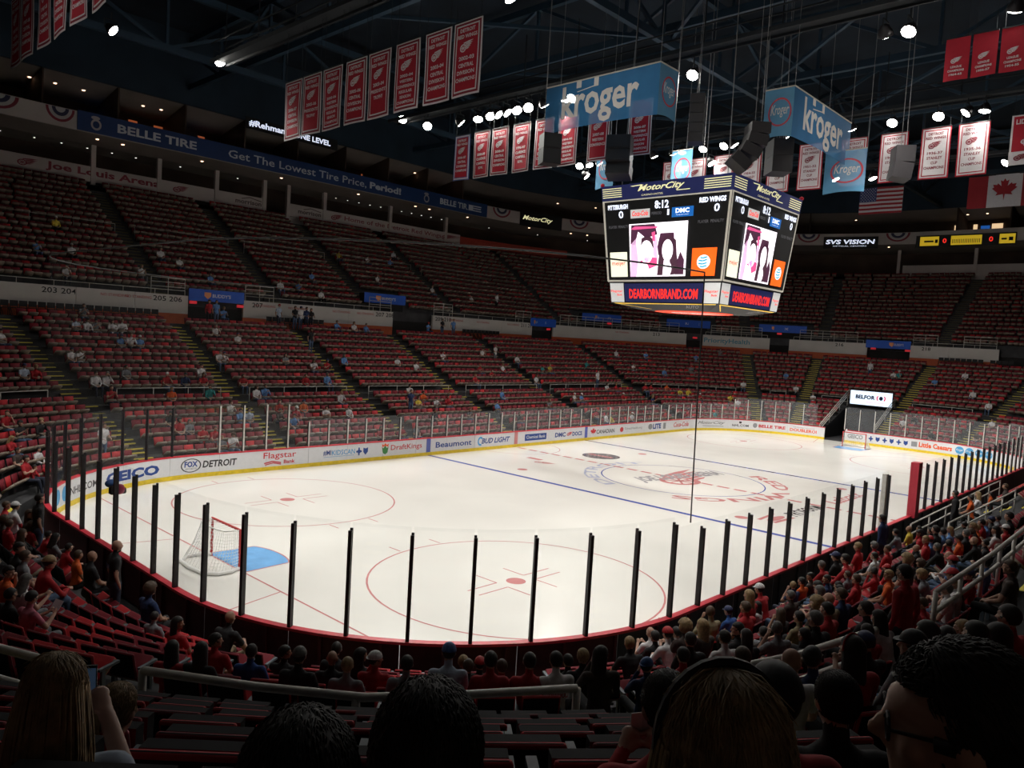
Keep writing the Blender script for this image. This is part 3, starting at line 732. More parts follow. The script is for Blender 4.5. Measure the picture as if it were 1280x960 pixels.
# tunnel
m = MB()
for y in (TUN0, TUN1):
    a, b = pos(y, .9, -.05), pos(y, 7.2, -.05); m.add([a, b, b+Vector((0,0,2.8)), a+Vector((0,0,.55))], [(0,1,2,3)]); m.add([a+Vector((0,.05,0)), b+Vector((0,.05,0)), b+Vector((0,.05,2.8)), a+Vector((0,.05,.55))], [(3,2,1,0)])
m.box((37.8, pos((TUN0+TUN1)/2, 0).y, 1.3), (.1, 4.1, 2.9)); ob('wall_tunnel', m, M_black, label='dark tunnel behind the far goal', kind='structure')

# aisle steps with yellow nosing
def aisle(s, lo, hi, zs, ds, name='aisle_steps'):
    a = MB(); b = MB()
    for i in range(lo, hi):
        d0, d1 = ds[i]-.42, ds[i]+.44; z0, z1 = zs[i], (zs[i+1] if i+1 < len(zs) else zs[i]+.4)
        x, y, nx, ny, c = pn(s); rz = math.atan2(ny, nx); R = Matrix.Rotation(rz, 4, 'Z')
        zm = (z0+z1)/2; dm = (d0+d1)/2+.22
        p = pos(s, (dm+d1)/2, (z0+zm)/2); a.box(p, (d1-dm, 1.06, zm-z0), 0, R)
        for (dd, zz) in ((dm, zm), (d0, z0)):
            q = pos(s, dd+.06, zz-.012); b.box(q, (.13, 1.0, .05), 0, R)
    t = ob(name, a, M_step, label=None, kind='structure'); ob('step_nosing', b, M_nose if ds is DR else mat('nosing_dark', (.10, .085, .03), .7), t, 'yellow step edge' if ds is DR else None); return t  # upper bowl step edges get a darker yellow
for s in AISLES:
    tun = TUN0-1 < s < TUN1-.2
    aisle(s, 0 if not tun else 7, 7, ZR, DR) if not tun else None
    aisle(s, 7, 17, ZR, DR); aisle(s, 0, 16, ZU, DU)

# wall between the tiers, in panels between the portals
edges = [0]; segs = []
cut = sorted(PORTALS); cur = cut[0][1]
for i in range(len(cut)):
    a = cut[i][1]; b = cut[(i+1) % len(cut)][0] + (S_ALL if i == len(cut)-1 else 0); segs.append((a, b))
PW = [(18.3, 7.75), (18.3, 9.02), (18.5, 9.02), (18.5, 7.75)]
wall = thing('wall_bowl', 'white panel wall between the lower and the upper bowl', None, kind='structure')
for (a, b) in segs:
    n = max(1, int(round((b-a)/4.0)))
    for i in range(n):
        u, v = a+(b-a)*i/n, a+(b-a)*(i+1)/n
        m = MB(); sweep(m, PW, u+.01, v-.01, step=.3); ob('wall_panel', m, M_wall, wall)
    m = MB(); sweep(m, [(18.32, 7.05), (18.32, 7.75), (18.48, 7.75), (18.48, 7.05)], a, b, step=.8); ob('kerb', m, M_orange, wall, 'orange kerb below the white wall')
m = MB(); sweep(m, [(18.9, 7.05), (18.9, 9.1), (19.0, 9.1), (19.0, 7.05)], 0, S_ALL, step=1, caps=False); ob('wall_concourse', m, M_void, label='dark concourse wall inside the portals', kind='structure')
# lettering on the white wall
m = MB(); mr = MB()
for (s, t) in ((7.1-2.3, '205 206'), (-.6, '203 204'), (13.3-1.3, '207'), (25.1-1.8, '207 208'), (30.0, '209 210'), (41.6, '211 212'), (49.0, '213'), (56.0-.5, '216'), (60.3, '218')):
    w = .28*len(t)*(.32 if pn(s+.5)[4] else 1); put_text(m, t, along(18.29), s, s+w, 8.55, 8.9)
for s in (-2.6, 1.5, 3.0, 12.2, 15.0, 19.0, 21.4, 31.8, 35.3, 39.6, 47.5):
    if not any(a-2.2 < s < b for a, b in PORTALS): put_text(mr, 'NO STANDING', along(18.29), s, s+1.7*(.32 if pn(s)[4] else 1), 8.62, 8.8)
ob('lettering', m, M_black, wall, 'black section numbers'); ob('lettering', mr, paint('sign_red', (.4, .05, .05)), wall, 'small red notice lettering')
m = MB(); put_text(m, 'PriorityHealth', along(18.29), 50.95, 52.6, 8.0, 8.7); ob('lettering', m, paint('blue_teal', (.06, .25, .35)), wall, 'blue wordmark on the white wall')

# suites: cream fascias, soffit, openings, upper blue wall
def band(name, prof, s0, s1, mt, label=None, parent=None, kind='structure', step=.3):
    m = MB(); sweep(m, prof, s0, s1, step=step, caps=(s1-s0 < S_ALL-.1)); return ob(name, m, mt, parent, label, kind=None if parent else kind)
def bx(d0, d1, z0, z1): return [(d0, z0), (d0, z1), (d1, z1), (d1, z0)]
press = thing('wall_press', 'cream parapet and openings of the press level above the upper bowl', None, kind='structure')
for (a, b) in ((-8, 15.7), (16.1, 20.4), (23.2, 27.1), (27.3, 44.3)): band('parapet_panel', bx(32.9, 33.1, 17.95, 19.15), a, b, M_fascia, None, press)
band('parapet_panel', bx(32.9, 33.1, 17.95, 19.0), 44.3, 47.6, M_wallred, 'red parapet at the corner', press)
band('parapet_panel', bx(32.9, 33.1, 17.2, 19.0), 56.5, 66.5, M_fascia, 'parapet of the press box at the far end', press)
band('parapet_panel', bx(32.9, 33.1, 17.3, 17.9), 16.1, 27.1, M_fascia, None, press)
band('parapet_panel', bx(32.9, 33.1, 17.9, 19.1), 66.5, S_ALL-8, M_fascia, None, press)
for s in (-3, 5.6, 10.8, 15.9, 20.6, 23.1, 27.2, 35.5, 43.6, 49.6, 53.0, 56.4, 61.2, 66.6):
    m = MB(); x, y, nx, ny, c = pn(s); m.box(pos(s, 33.0, 19.4), (.35, .35, 3.3), 0, Matrix.Rotation(math.atan2(ny, nx), 4, 'Z')); ob('pillar', m, M_fascia, press)
band('wall_press_back', bx(36.5, 36.7, 16.5, 21.2), 0, S_ALL, M_suite, 'dim back wall of the press level')
band('floor_press', bx(33.1, 36.5, 17.7, 17.9), 0, S_ALL, M_void, 'floor of the press level')
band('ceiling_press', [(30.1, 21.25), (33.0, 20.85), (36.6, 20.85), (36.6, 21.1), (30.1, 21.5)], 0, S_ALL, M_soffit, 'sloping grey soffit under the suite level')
m = MB(); sweep(m, bx(30.0, 30.2, 21.2, 22.6), 0, S_ALL, step=.3, caps=False); suite = ob('wall_suite', m, M_fascia, label='cream fascia along the front of the suites', kind='structure')
band('floor_suite', bx(30.2, 37, 21.5, 21.7), 0, S_ALL, M_void, 'floor of the suite level')
band('wall_suite_back', bx(35.0, 35.2, 21.6, 25.4), 0, S_ALL, M_suite, 'dim back wall of the suites')
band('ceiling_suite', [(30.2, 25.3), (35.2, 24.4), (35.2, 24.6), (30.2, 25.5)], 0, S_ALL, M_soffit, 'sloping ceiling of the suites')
band('wall_upper', bx(30.0, 30.3, 25.2, 31.0), 0, S_ALL, M_bluewall, 'dark blue wall above the suites up to the roof')
for s in [k*5.3+1.2 for k in range(30)]:
    m = MB(); x, y, nx, ny, c = pn(s); m.box(pos(s, 32.6, 23.4), (4.6, .12, 3.9), 0, Matrix.Rotation(math.atan2(ny, nx), 4, 'Z')); ob('suite_partition', m, M_suite, suite)
m = MB(); m.box((0, 0, 31.2), (150, 130, .4)); ob('ceiling', m, M_roof, label='dark roof deck of the arena', kind='structure')
for nm, c, d in (('wall_left', (-75, 0, 15), (.5, 130, 33)), ('wall_right', (75, 0, 15), (.5, 130, 33)), ('wall_far', (0, 65, 15), (150, .5, 33)), ('wall_near', (0, -65, 15), (150, .5, 33))):
    m = MB(); m.box(c, d); ob(nm, m, M_bluewall, label='outer wall of the arena hall', kind='structure')

# roof steel
def truss(name, label, a, b, zt, zb, n, group):
    t = thing(name, label, 'truss', a, 0, group); a, b = Vector(a), Vector(b)
    P = lambda f, z: Vector((a.x+(b.x-a.x)*f, a.y+(b.y-a.y)*f, z))
    m = MB(); m.bar(P(0, zt), P(1, zt), .35, .45); ob('top_chord', m, M_steel, t)
    m = MB(); m.bar(P(0, zb), P(1, zb), .35, .45); ob('bottom_chord', m, M_steel, t)
    for i in range(n):
        m = MB(); m.bar(P(i/n, zb), P(i/n, zt), .18); ob('post', m, M_steel, t)
        m = MB(); m.bar(P(i/n, zb if i % 2 else zt), P((i+1)/n, zt if i % 2 else zb), .2); ob('diagonal', m, M_steel, t)
    return t
for i, x in enumerate((-34, -22, -10, 2, 14, 26, 38, 50)):
    truss('roof_truss', 'dark blue steel roof truss across the rink, %s from the left end' % NTH[i], (x, -45, 27.5), (x, 45, 27.5), 30.4, 26.6, 12, 'roof trusses across the rink')
for i, y in enumerate((-24, 4, 32)):
    truss('roof_truss', 'dark blue steel roof truss along the rink, %s from the near side' % NTH[i], (-60, y, 27.5), (62, y, 27.5), 29.6, 25.6, 14, 'roof trusses along the rink')
for i, x in enumerate((-28, -16, -4, 8, 20, 32)):
    m = MB()
    m.bar((x-6, -10, 26.6), (x+6, 4, 26.0), .2); m.bar((x+6, 4, 26.0), (x-6, 18, 26.6), .2); tag(ob('roof_brace', m, M_steel), 'blue steel cross brace below the roof trusses, %s from the left end' % NTH[i], 'brace', 'roof cross braces')
# catwalks that carry lamps and banners
def catwalk(x, y0, y1, label):
    t = thing('catwalk', label, 'catwalk', (x, y0, 22.9), 0)
    for dx in (-.45, .45):
        m = MB(); m.bar((x+dx, y0, 22.95), (x+dx, y1, 22.95), .12, .22); ob('stringer', m, M_cat, t)
        m = MB(); m.bar((x+dx, y0, 24.0), (x+dx, y1, 24.0), .07); ob('hand_rail', m, M_cat, t)
    m = MB(); m.box((x, (y0+y1)/2, 23.0), (.85, y1-y0, .05)); ob('deck', m, M_cat, t)
    n = int((y1-y0)/4)
    for i in range(n+1):
        y = y0+(y1-y0)*i/n; m = MB(); m.bar((x+.45, y, 22.9), (x+.45, y, 26.7), .05); ob('hanger', m, M_cat, t)
catwalk(-28.5, -20, 24, 'dark catwalk over the left goal with banners below')
catwalk(-16.6, -20, 24, 'dark catwalk carrying the row of nine red banners')
catwalk(-2.5, -22, 25, 'dark catwalk at centre ice with a bright row of lamps')
catwalk(12.6, -22, 25, 'dark catwalk over the far half with the white banners')
catwalk(27.0, -22, 22, 'dark catwalk over the far goal')

# ------------------------------------------------------------------ dasher boards
GATE = (58.0, 59.75)
boards = thing('rink_boards', 'white dasher boards with advertising, red cap and yellow kick strip around the ice', 'boards', (0, 0, 0))
NB = 65
for k in range(NB):
    a, b = .9+k*S_ALL/NB, .9+(k+1)*S_ALL/NB
    for (u, v) in ([(a, b)] if not (a < GATE[1] and b > GATE[0]) else [(a, GATE[0]), (GATE[1], b)]):
        if v-u < .1: continue
        m = MB(); grey = 92 < u < 123.5
        sweep(m, [(0, .2), (0, 1.03), (.1, 1.03), (.1, 0), (.09, 0), (.09, .2)], u+.008, v-.008, step=.3, mis=[0, 0, 1, 1, 1, 1]); ob('board_panel', m, [M_boardw, M_boardgrey if grey else M_boardback], boards)
for nm, pr, mt, lab in (('kick_strip', [(-.015, 0), (-.015, .2), (.09, .2), (.09, 0)], M_kick, 'yellow kick strip'), ('cap_rail', [(-.02, 1.03), (-.02, 1.09), (.15, 1.09), (.15, 1.03)], M_cap, 'red cap rail')):
    m = MB(); sweep(m, pr, GATE[1], GATE[0]+S_ALL, step=.3); ob(nm, m, mt, boards, lab)
for k in range(40):                                   # outer ribs on the near side boards
    s = 92+k*1.3; m = MB(); x, y, nx, ny, c = pn(s); m.box(pos(s, .13, .5), (.06, .06, 1.0), 0, Matrix.Rotation(math.atan2(ny, nx), 4, 'Z')); ob('rib', m, M_boardback if s > 123 else M_boardgrey, boards)
for s, mt in ((14.12, M_iceblue), (29.75, M_iceblue), (21.95, M_icered)):
    m = MB(); sweep(m, [(-.012, .2), (-.012, 1.04), (0, 1.04), (0, .2)], s-.16, s+.16); ob('line_mark', m, mt, boards, 'painted line mark on the boards')
INK = {'k': paint('ad_black', (.03, .03, .035)), 'b': paint('ad_blue', (.02, .06, .26)), 'r': paint('ad_red', (.55, .03, .04)), 'g': paint('ad_grey', (.25, .26, .28)), 'o': paint('ad_orange', (.75, .10, .02)), 'c': paint('ad_sky', (.06, .32, .62)), 'w': paint('ad_white', (.72, .73, .75)), 'n': paint('ad_green', (.05, .22, .06))}
bi = along(-.004); bi2 = along(-.008)
def ad(t, s0, s1, z0, z1, c, bold=.015, shear=0, label=None):
    m = MB(); put_text(m, t, bi, s0, s1, z0, z1, bold, shear); ob('lettering', m, INK[c], boards, label or 'advert lettering on the boards')
def mark(f, c, label): m = MB(); f(m); ob('emblem', m, INK[c], boards, label)
ad('NHL.COM', 151.6, 153.55, .42, .72, 'k'); ad('GEICO', 154.1, 157.0, .36, .82, 'b', .05)
mark(lambda m: put_ring(m, 158.57, .6, .5, .33, .06, bi), 'k', 'oval badge'); ad('FOX', 158.25, 158.9, .52, .8, 'b', .04); ad('SPORTS', 158.3, 158.85, .4, .48, 'g'); ad('DETROIT', .06, 1.79, .44, .78, 'k', .03, .15)
ad('Flagstar', 3.2, 5.06, .52, .93, 'r', .008); ad('Bank', 4.35, 5.0, .3, .5, 'r', .03)
mark(lambda m: (put_line(m, [(3.25, .38), (3.7, .46), (4.2, .36)], .06, bi), put_line(m, [(3.3, .3), (3.75, .38), (4.2, .28)], .05, bi)), 'r', 'red wave stripes')
ad('#MI', 6.7, 7.2, .5, .8, 'b'); ad('KIDSCAN', 7.25, 8.75, .5, .78, 'c', .01); mark(lambda m: put_rect(m, 6.75, 8.7, .42, .44, bi), 'c', 'thin underline')
def cross(s):
    def f(m):
        put_rect(m, s-.05, s+.05, .38, .82, bi); put_rect(m, s-.19, s+.19, .55, .65, bi); put_ell(m, s, .6, .12, .12, bi2, n=12)
    return f
def shield(s): return lambda m: put_poly(m, [(s-.16, .8), (s-.16, .55), (s, .38), (s+.16, .55), (s+.16, .8), (s, .74)], bi)
for a, b in ((9.02, 9.47), (61.95, 62.5), (63.07, 63.62), (64.18, 64.72)):
    mark(cross(a), 'b', 'blue cross badge'); mark(shield(b), 'b', 'blue shield badge')
mark(lambda m: put_poly(m, [(10.6, .75), (10.68, .4), (10.85, .3), (11.02, .4), (11.08, .75), (10.95, .66), (10.84, .85), (10.72, .66)], bi), 'n', 'green crowned badge')
mark(lambda m: put_poly(m, [(10.6, .92), (10.62, .74), (10.84, .8), (11.06, .74), (11.08, .92), (10.95, .84), (10.84, .96), (10.73, .84)], bi2), 'o', 'orange crown')
ad('DraftKings', 11.25, 13.6, .42, .82, 'r', .03); ad('Beaumont', 14.7, 17.75, .42, .78, 'b', .02); ad('BUD LIGHT', 18.65, 21.35, .42, .78, 'b', .03, .3)
mark(lambda m: put_ring(m, 18.55, .6, .25, .3, .1, bi, a0=.6, a1=5.2), 'c', 'pale blue letter swirl')
mark(lambda m: put_rect(m, 22.85, 25.14, .36, .82, bi), 'b', 'dark blue bank sign'); m = MB(); put_text(m, 'Chemical Bank', bi2, 23.0, 25.0, .5, .72); ob('lettering', m, INK['w'], boards, 'pale lettering on the blue sign')
ad('DMC', 26.1, 27.3, .42, .76, 'b', .04); mark(lambda m: put_wing(m, 27.75, .6, .4, .26, bi), 'r', 'red emblem'); ad('DOCS', 28.1, 29.25, .42, .74, 'b', .04)
LEAF = [(0,-.5),(.04,-.18),(.34,-.22),(.27,-.1),(.5,.14),(.42,.18),(.46,.33),(.3,.3),(.27,.38),(.12,.22),(.17,.52),(.07,.46),(0,.6)]
LEAF = LEAF + [(-x, y) for x, y in LEAF[-2:0:-1]]
mark(lambda m: put_poly(m, [(30.65+.75*x, .6+.5*y) for x, y in LEAF], bi), 'r', 'red maple leaf'); ad('CANADIAN', 31.05, 33.4, .42, .74, 'k', .02)
mark(lambda m: put_ell(m, 34.4, .6, .24, .2, bi), 'r', 'small red badge'); ad('DirectHealth.org', 34.85, 37.3, .5, .74, 'g', .01)
mark(lambda m: put_ell(m, 38.55, .64, .32, .24, bi), 'g', 'grey crest'); ad('LITE', 38.95, 40.2, .42, .86, 'b', .05); mark(lambda m: put_rect(m, 40.55, 40.95, .36, .88, bi), 'g', 'can picture')
ad('Coca-Cola', 42.25, 44.7, .42, .84, 'r', .02, .3); ad('MotorCity', 46.0, 49.0, .5, .84, 'k', .0, .4); mark(lambda m: put_line(m, [(46.6, .42), (48.9, .38)], .03, bi), 'k', 'thin swash')
ad('NHL.COM', 49.75, 51.3, .42, .64, 'k', .02); mark(lambda m: put_poly(m, [(50.4, .9), (50.4, .76), (50.52, .7), (50.64, .76), (50.64, .9)], bi), 'k', 'small shield')
mark(lambda m: put_ell(m, 51.88, .62, .2, .22, bi), 'g', 'round badge'); ad('BELLE TIRE', 52.2, 54.55, .46, .74, 'r', .04); ad('DOUBLEROI', 54.95, 57.3, .4, .68, 'o', .03); ad('advantage rewards', 55.2, 57.1, .74, .84, 'g')
ad('GEICO', 60.0, 61.3, .4, .8, 'g', .05)
mark(lambda m: (put_rect(m, 65.15, 65.6, .4, .82, bi), ), 'g', 'grey square badge'); ad('Little Caesars', 65.72, 68.25, .42, .84, 'o', .04)
for s in (68.85, 69.66, 70.48, 71.36):
    mark(lambda m: put_ell(m, s, .62, .35, .3, bi), 'c', 'round blue badge'); m = MB(); put_text(m, 'Kroger', bi2, s-.28, s+.28, .52, .74, .02, .3); ob('lettering', m, INK['w'], boards, 'white lettering on a round badge')
for s in (150.3, 151.1):
    mark(lambda m: put_ell(m, s, .62, .3, .3, bi), 'c', 'round blue badge')

# ------------------------------------------------------------------ glass and posts
glass = thing('rink_glass', 'clear safety glass with posts standing on the dasher boards', 'glass', (0, 0, 1.09))
def glass_top(s):
    s %= S_ALL
    if s < 4.6 or s > 123.2: return 3.37
    if s < 49.0: return 2.42
    if s < 72.5: return 2.95
    if s < 86: return 3.2
    return 3.1
posts = []; s = .89
k = 0
while s < S_ALL+.2:
    posts.append(s); s += 1.225 if (s < 90) else 1.295
NOGLASS = (105.4, 108.6)
TALLEND = 123.2
for i, s in enumerate(posts[:-1]):
    s1 = posts[i+1] if i+2 < len(posts) else S_ALL+posts[0]
    if NOGLASS[0] < (s+s1)/2 < NOGLASS[1] or (GATE[0]-.3 < (s+s1)/2 < GATE[1]+.2): 
        continue
    zt = max(glass_top(s+.02), 0)
    near = s > 86
    m = MB(); x, y, nx, ny, c = pn(s); R = Matrix.Rotation(math.atan2(ny, nx), 4, 'Z')
    h = zt-1.09
    m.box(pos(s, .02, 1.09+h/2), (.045, .055, h), 0, R); m.box(pos(s, .085, 1.09+h/2-.02), (.075, .075, h-.04), 1, R)
    ob('glass_post', m, [M_dark if near else M_alu, M_dark], glass)  # near posts take their shaded silhouette as dark colour; far fronts stay aluminium
    m = MB(); sweep(m, [(.035, 1.10), (.035, zt+.13), (.05, zt+.13), (.05, 1.10)], s+.03, s1-.03, step=.65)
    ob('glass_pane', m, M_glassend if 5 < s < 90 else M_glass, glass)

# tall posts at the bench openings
m = MB(); m.bar(pos(108.9, .05, 1.05), pos(108.9, .05, 3.15), .16, .16); tag(ob('bench_post', m, M_alu), 'tall grey post beside the suited man at the bench', 'post')
m = MB(); m.bar(pos(105.1, .1, 1.0), pos(105.1, .1, 3.3), .32, .5); tag(ob('padded_post', m, paint('pad_red', (.42, .03, .05))), 'tall red padded post at the end of the bench', 'post')

# remote camera on a bracket inside the left glass
t = thing('remote_camera', 'small black camera with blue cover clamped to the left end glass', 'camera', pos(141.5, -.15, 2.6))
p = pos(141.5, -.15, 2.6); m = MB(); m.bar(pos(141.0, .05, 2.45), p, .05); ob('arm', m, M_black, t)
m = MB(); m.box(p, (.25, .22, .24)); m.lathe([(.09, 0), (.09, .18)], p+Vector((.1, 0, -.05)), 10, 0, Matrix.Rotation(PI/2, 4, 'Y')); ob('body', m, M_black, t)
m = MB(); m.ball(p+Vector((-.05, .1, .16)), (.18, .16, .12)); ob('hood', m, paint('hood_blue', (.02, .10, .30)), t, 'blue cloth hood', smooth=True)
m = MB(); m.ball(p+Vector((.08, -.14, .03)), (.14, .1, .15)); ob('pouch', m, paint('hood_red', (.30, .02, .06)), t, 'red pouch', smooth=True)

# ------------------------------------------------------------------ goals
def goal(x, sg, label):
    t = thing('hockey_goal', label, 'goal', (x, 0, 0)); red = paint('goal_red', (.50, .05, .05)); net = mat('goal_net', (.75, .75, .73), .8)
    m = MB(); m.tube([(x, .915, 0), (x, .915, 1.22)], .04, 10); ob('post', m, red, t)
    m = MB(); m.tube([(x, -.915, 0), (x, -.915, 1.22)], .04, 10); ob('post', m, red, t)
    m = MB(); m.tube([(x, -.95, 1.22), (x, .95, 1.22)], .04, 10); ob('crossbar', m, red, t)
    base = [(x+sg*dx, y, .06) for dx, y in ((0, .915), (.35, 1.1), (.75, 1.08), (1.05, .75), (1.12, 0), (1.05, -.75), (.75, -1.08), (.35, -1.1), (0, -.915))]
    m = MB(); m.tube(base, .055, 8); ob('base_frame', m, paint('goal_white', (.75, .75, .74)), t, 'white padded base frame')
    top = [(x+sg*dx, y, 1.22) for dx, y in ((0, .9), (.2, .88), (.42, .8), (.52, .5), (.55, 0), (.52, -.5), (.42, -.8), (.2, -.88), (0, -.9))]
    m = MB(); m.tube(top, .02, 6); ob('top_frame', m, net, t)
    m = MB(); n = 33
    def curve(P, f):
        f *= len(P)-1; i = min(int(f), len(P)-2); f -= i; return Vector(P[i]).lerp(Vector(P[i+1]), f)
    for i in range(n+1):
        a, b = curve(base, i/n), curve(top, i/n); mid = a.lerp(b, .5)+Vector((sg*-.05, 0, 0)); m.tube([a, mid, b], .006, 3, caps=False)
    for j in range(1, 13):
        f = j/13; m.tube([curve(base, i/16).lerp(curve(top, i/16), f)+Vector((sg*-.05*4*f*(1-f), 0, 0)) for i in range(17)], .006, 3, caps=False)
    for i in range(9): m.tube([curve(top, .1+i*.1).lerp(Vector((x, .9-1.8*(.1+i*.1), 1.22)), k/4) for k in range(5)], .006, 3, caps=False)
    ob('net', m, net, t, 'white string net', kind='stuff')
    m = MB(); m.lathe([(.05, 0), (.055, .2), (.02, .22)], (x+sg*.25, .75, 1.25), 10); tag(ob('bottle', m, paint('bottle_white', (.8, .8, .8))), 'water bottle on top of the goal net ' + ('at left' if sg < 0 else 'at the far end'), 'bottle')
goal(-27.13, -1, 'red framed hockey goal with white net and blue crease at the left')
goal(27.13, 1, 'small red framed hockey goal at the far end beside the tunnel')

# ------------------------------------------------------------------ railings
def rail(name, label, path, z_off, bars=(0, -.37), r=.024, post_every=1.5, foot=None, group=None, cat='railing', mt=None):
    """path: list of (s, d, z of the top bar)"""
    P = [pos(s, d, z) for s, d, z in path]
    t = thing(name, label, cat, (P[0].x, P[0].y, P[0].z-z_off), 0, group)
    mt = mt or M_rail
    for j, bz in enumerate(bars):
        m = MB(); Q = [p+Vector((0, 0, bz)) for p in P]
        m.tube(Q, r, 8); ob('rail_bar', m, mt, t, smooth=True)
    L = [0]
    for a, b in zip(P[:-1], P[1:]): L.append(L[-1]+(b-a).length)
    n = max(1, int(round(L[-1]/post_every)))
    for i in range(n+1):
        f = L[-1]*i/n; k = 0
        while k < len(L)-2 and L[k+1] < f: k += 1
        p = P[k].lerp(P[k+1], (f-L[k])/max(1e-6, L[k+1]-L[k])); m = MB(); m.tube([p, p-Vector((0, 0, z_off if foot is None else p.z-foot))], r*.95, 8); ob('rail_post', m, mt, t, smooth=True)
    return t
def srange(a, b, n): return [a+(b-a)*i/n for i in range(n+1)]
near = [([(131.57, 7.40), (130.85, 7.5), (130.2, 7.59), (129.6, 7.45), (128.92, 7.31)], 'white curved railing in the centre foreground behind the lower rows', .05),
        ([(128.14, 7.17), (127.1, 6.85), (126.05, 6.53)], 'white railing rising to the right of the middle aisle', .05),
        ([(124.44, 6.0), (121, 5.95), (117.0, 5.9)], 'white railing at the right above the near side rows', .045),
        ([(136.5, 7.5), (134.4, 7.5), (132.15, 7.5)], 'white railing end in the lower left corner', .05)]
for p, lab, r in near:
    rail('cross_aisle_railing', lab, [(s, d, 3.55) for s, d in p], .85, r=r, post_every=2.9 if r > .046 else 1.5)
GAPS = [5.4, 14.1, 23.2, 33.2, 45.2, 52.4, 55.0]
labs = ['first', 'second', 'third', 'fourth', 'fifth', 'sixth', 'seventh', 'eighth']
ends = [(-8.5+1.0, -1.6-.9)] + [(a+.9, b-.9) for a, b in zip([-1.55]+GAPS[:-1], GAPS)]
for i, (a, b) in enumerate(ends):
    rail('cross_aisle_railing', 'white two-bar railing along the far lower bowl, %s from the left' % labs[i], [(s, 7.5, 3.58) for s in s_samples(a, b, 1)], .86, post_every=2.2)
for (a, b, z, lab) in ((55.9, 57.2, 3.5, 'left of the tunnel'), (62.9, 67, 3.5, 'right of the far goal')):
    rail('cross_aisle_railing', 'white railing in the far end rows ' + lab, [(s, 7.5, z) for s in s_samples(a, b, 1)], .8, post_every=1.8)
rail('tunnel_railing', 'white double hand rail down the left side of the far tunnel', [(57.3, .5, 1.2), (57.3, 7.3, 4.4)], .95, bars=(0, -.25, -.5), post_every=2.2, r=.035)
rail('tunnel_railing', 'white double hand rail down the right side of the far tunnel', [(61.45, 2.5, 1.6), (61.45, 7.3, 3.9)], .95, bars=(0, -.25, -.5), post_every=2.2, r=.035)
rail('stair_railing', 'upper white stair rail behind the player bench on the right', [(109.5, 1.25, 1.55), (101, 1.2, 1.6), (97.5, 1.3, 1.75), (95, 1.3, 1.75)], .95, r=.03, post_every=2.4)
rail('stair_railing', 'lower white stair rail behind the player bench on the right', [(110.5, 2.7, 2.05), (102.2, 2.9, 2.15), (100.6, 2.9, 2.15)], .95, r=.03, post_every=2.4)
# railings above the white wall and in the upper bowl
for (a, b), w in zip([(150+2.2-S_ALL, 7.0), (11.5, 25.0), (29.9, 43.2), (44.9, 50.2), (51, 53.2), (54.1, 56.4), (59.4, 66.4)], ('left of the first portal', 'between the first and second portal', 'right of the second portal', 'behind the scoreboard', 'below the scoreboard', 'left of the far end portal', 'right of the far end portal')):
    rail('wall_top_railing', 'low pipe rail on the white wall ' + w, [(s, 18.4, 9.35) for s in s_samples(a, b, 1)], .36, bars=(0,), post_every=2.0, r=.02)
    for (u, v, e) in ((a, a+2.3, 'start'), (b-2.3, b, 'end')) if b-a > 6 else ((a+.2, b-.2, 'middle'),):
        rail('guard_railing', 'three-bar white guard rail, %s of the wall %s' % (e, w), [(s, 18.45, 10.15) for s in s_samples(u, v, 1)], 1.15, bars=(0, -.3, -.6), post_every=1.2, r=.025)
UG = [-1.6, 5.4, 14.1, 23.2, 33.2, 45.2]
for i, (a, b) in enumerate(zip([-9]+UG[:-1], UG)):
    rail('upper_railing', 'thin white rail halfway up the upper bowl, %s from the left' % labs[i], [(s, 25.3, 14.05) for s in s_samples(a+.7, b-.7, 1)], 1.0, bars=(0,), post_every=2.6, r=.022, mt=mat('rail_dim', (.30, .29, .27), .5))

# blue portal banners and exit lights
BLUE = paint('banner_blue', (.01, .09, .50)); BO = paint('banner_orange', (.75, .28, .12)); BW = paint('banner_pale', (.55, .55, .65))
for i, (a, b, z, d) in enumerate([(7.2, 11.3, 9.15, 18.25), (22.9, 27.4, 10.15, 19.5), (43.0, 44.85, 9.15, 18.25), (46.25, 47.85, 10.2, 19.2), (49.6, 51.2, 10.2, 19.2), (52.9, 54.5, 10.2, 19.2), (56.5, 59.25, 9.0, 18.25)]):
    t = thing('portal_banner', 'blue cloth banner with orange shield over a portal, %s from the left' % labs[i], 'banner', pos((a+b)/2, d, z-.42))
    m = MB(); sweep(m, bx(d-.03, d, z-.42, z+.42), a, b, step=.5); ob('cloth', m, BLUE, t)
    w = b-a; m = MB(); sc = along(d-.035); c0 = a+w*.33; q = w*.06
    put_poly(m, [(c0-q, z+.22), (c0-q, z-.05), (c0, z-.25), (c0+q, z-.05), (c0+q, z+.22)], sc); ob('shield', m, BO, t, 'orange shield')
    m = MB(); put_text(m, "BUDDY'S", sc, c0+q*1.4, a+w*.75, z-.12, z+.14, .02); ob('lettering', m, BW, t, 'pale lettering')
    x, y, nx, ny, c = pn((a+b)/2)
    if d > 19:
        m = MB(); m.box(pos((a+b)/2, d+.55, z-.45), (1.0, (pos(a, d)-pos(b, d)).length*.9, 1.7), 0, Matrix.Rotation(math.atan2(ny, nx), 4, 'Z')); ob('portal_box', m, M_void, t, 'dark portal opening')
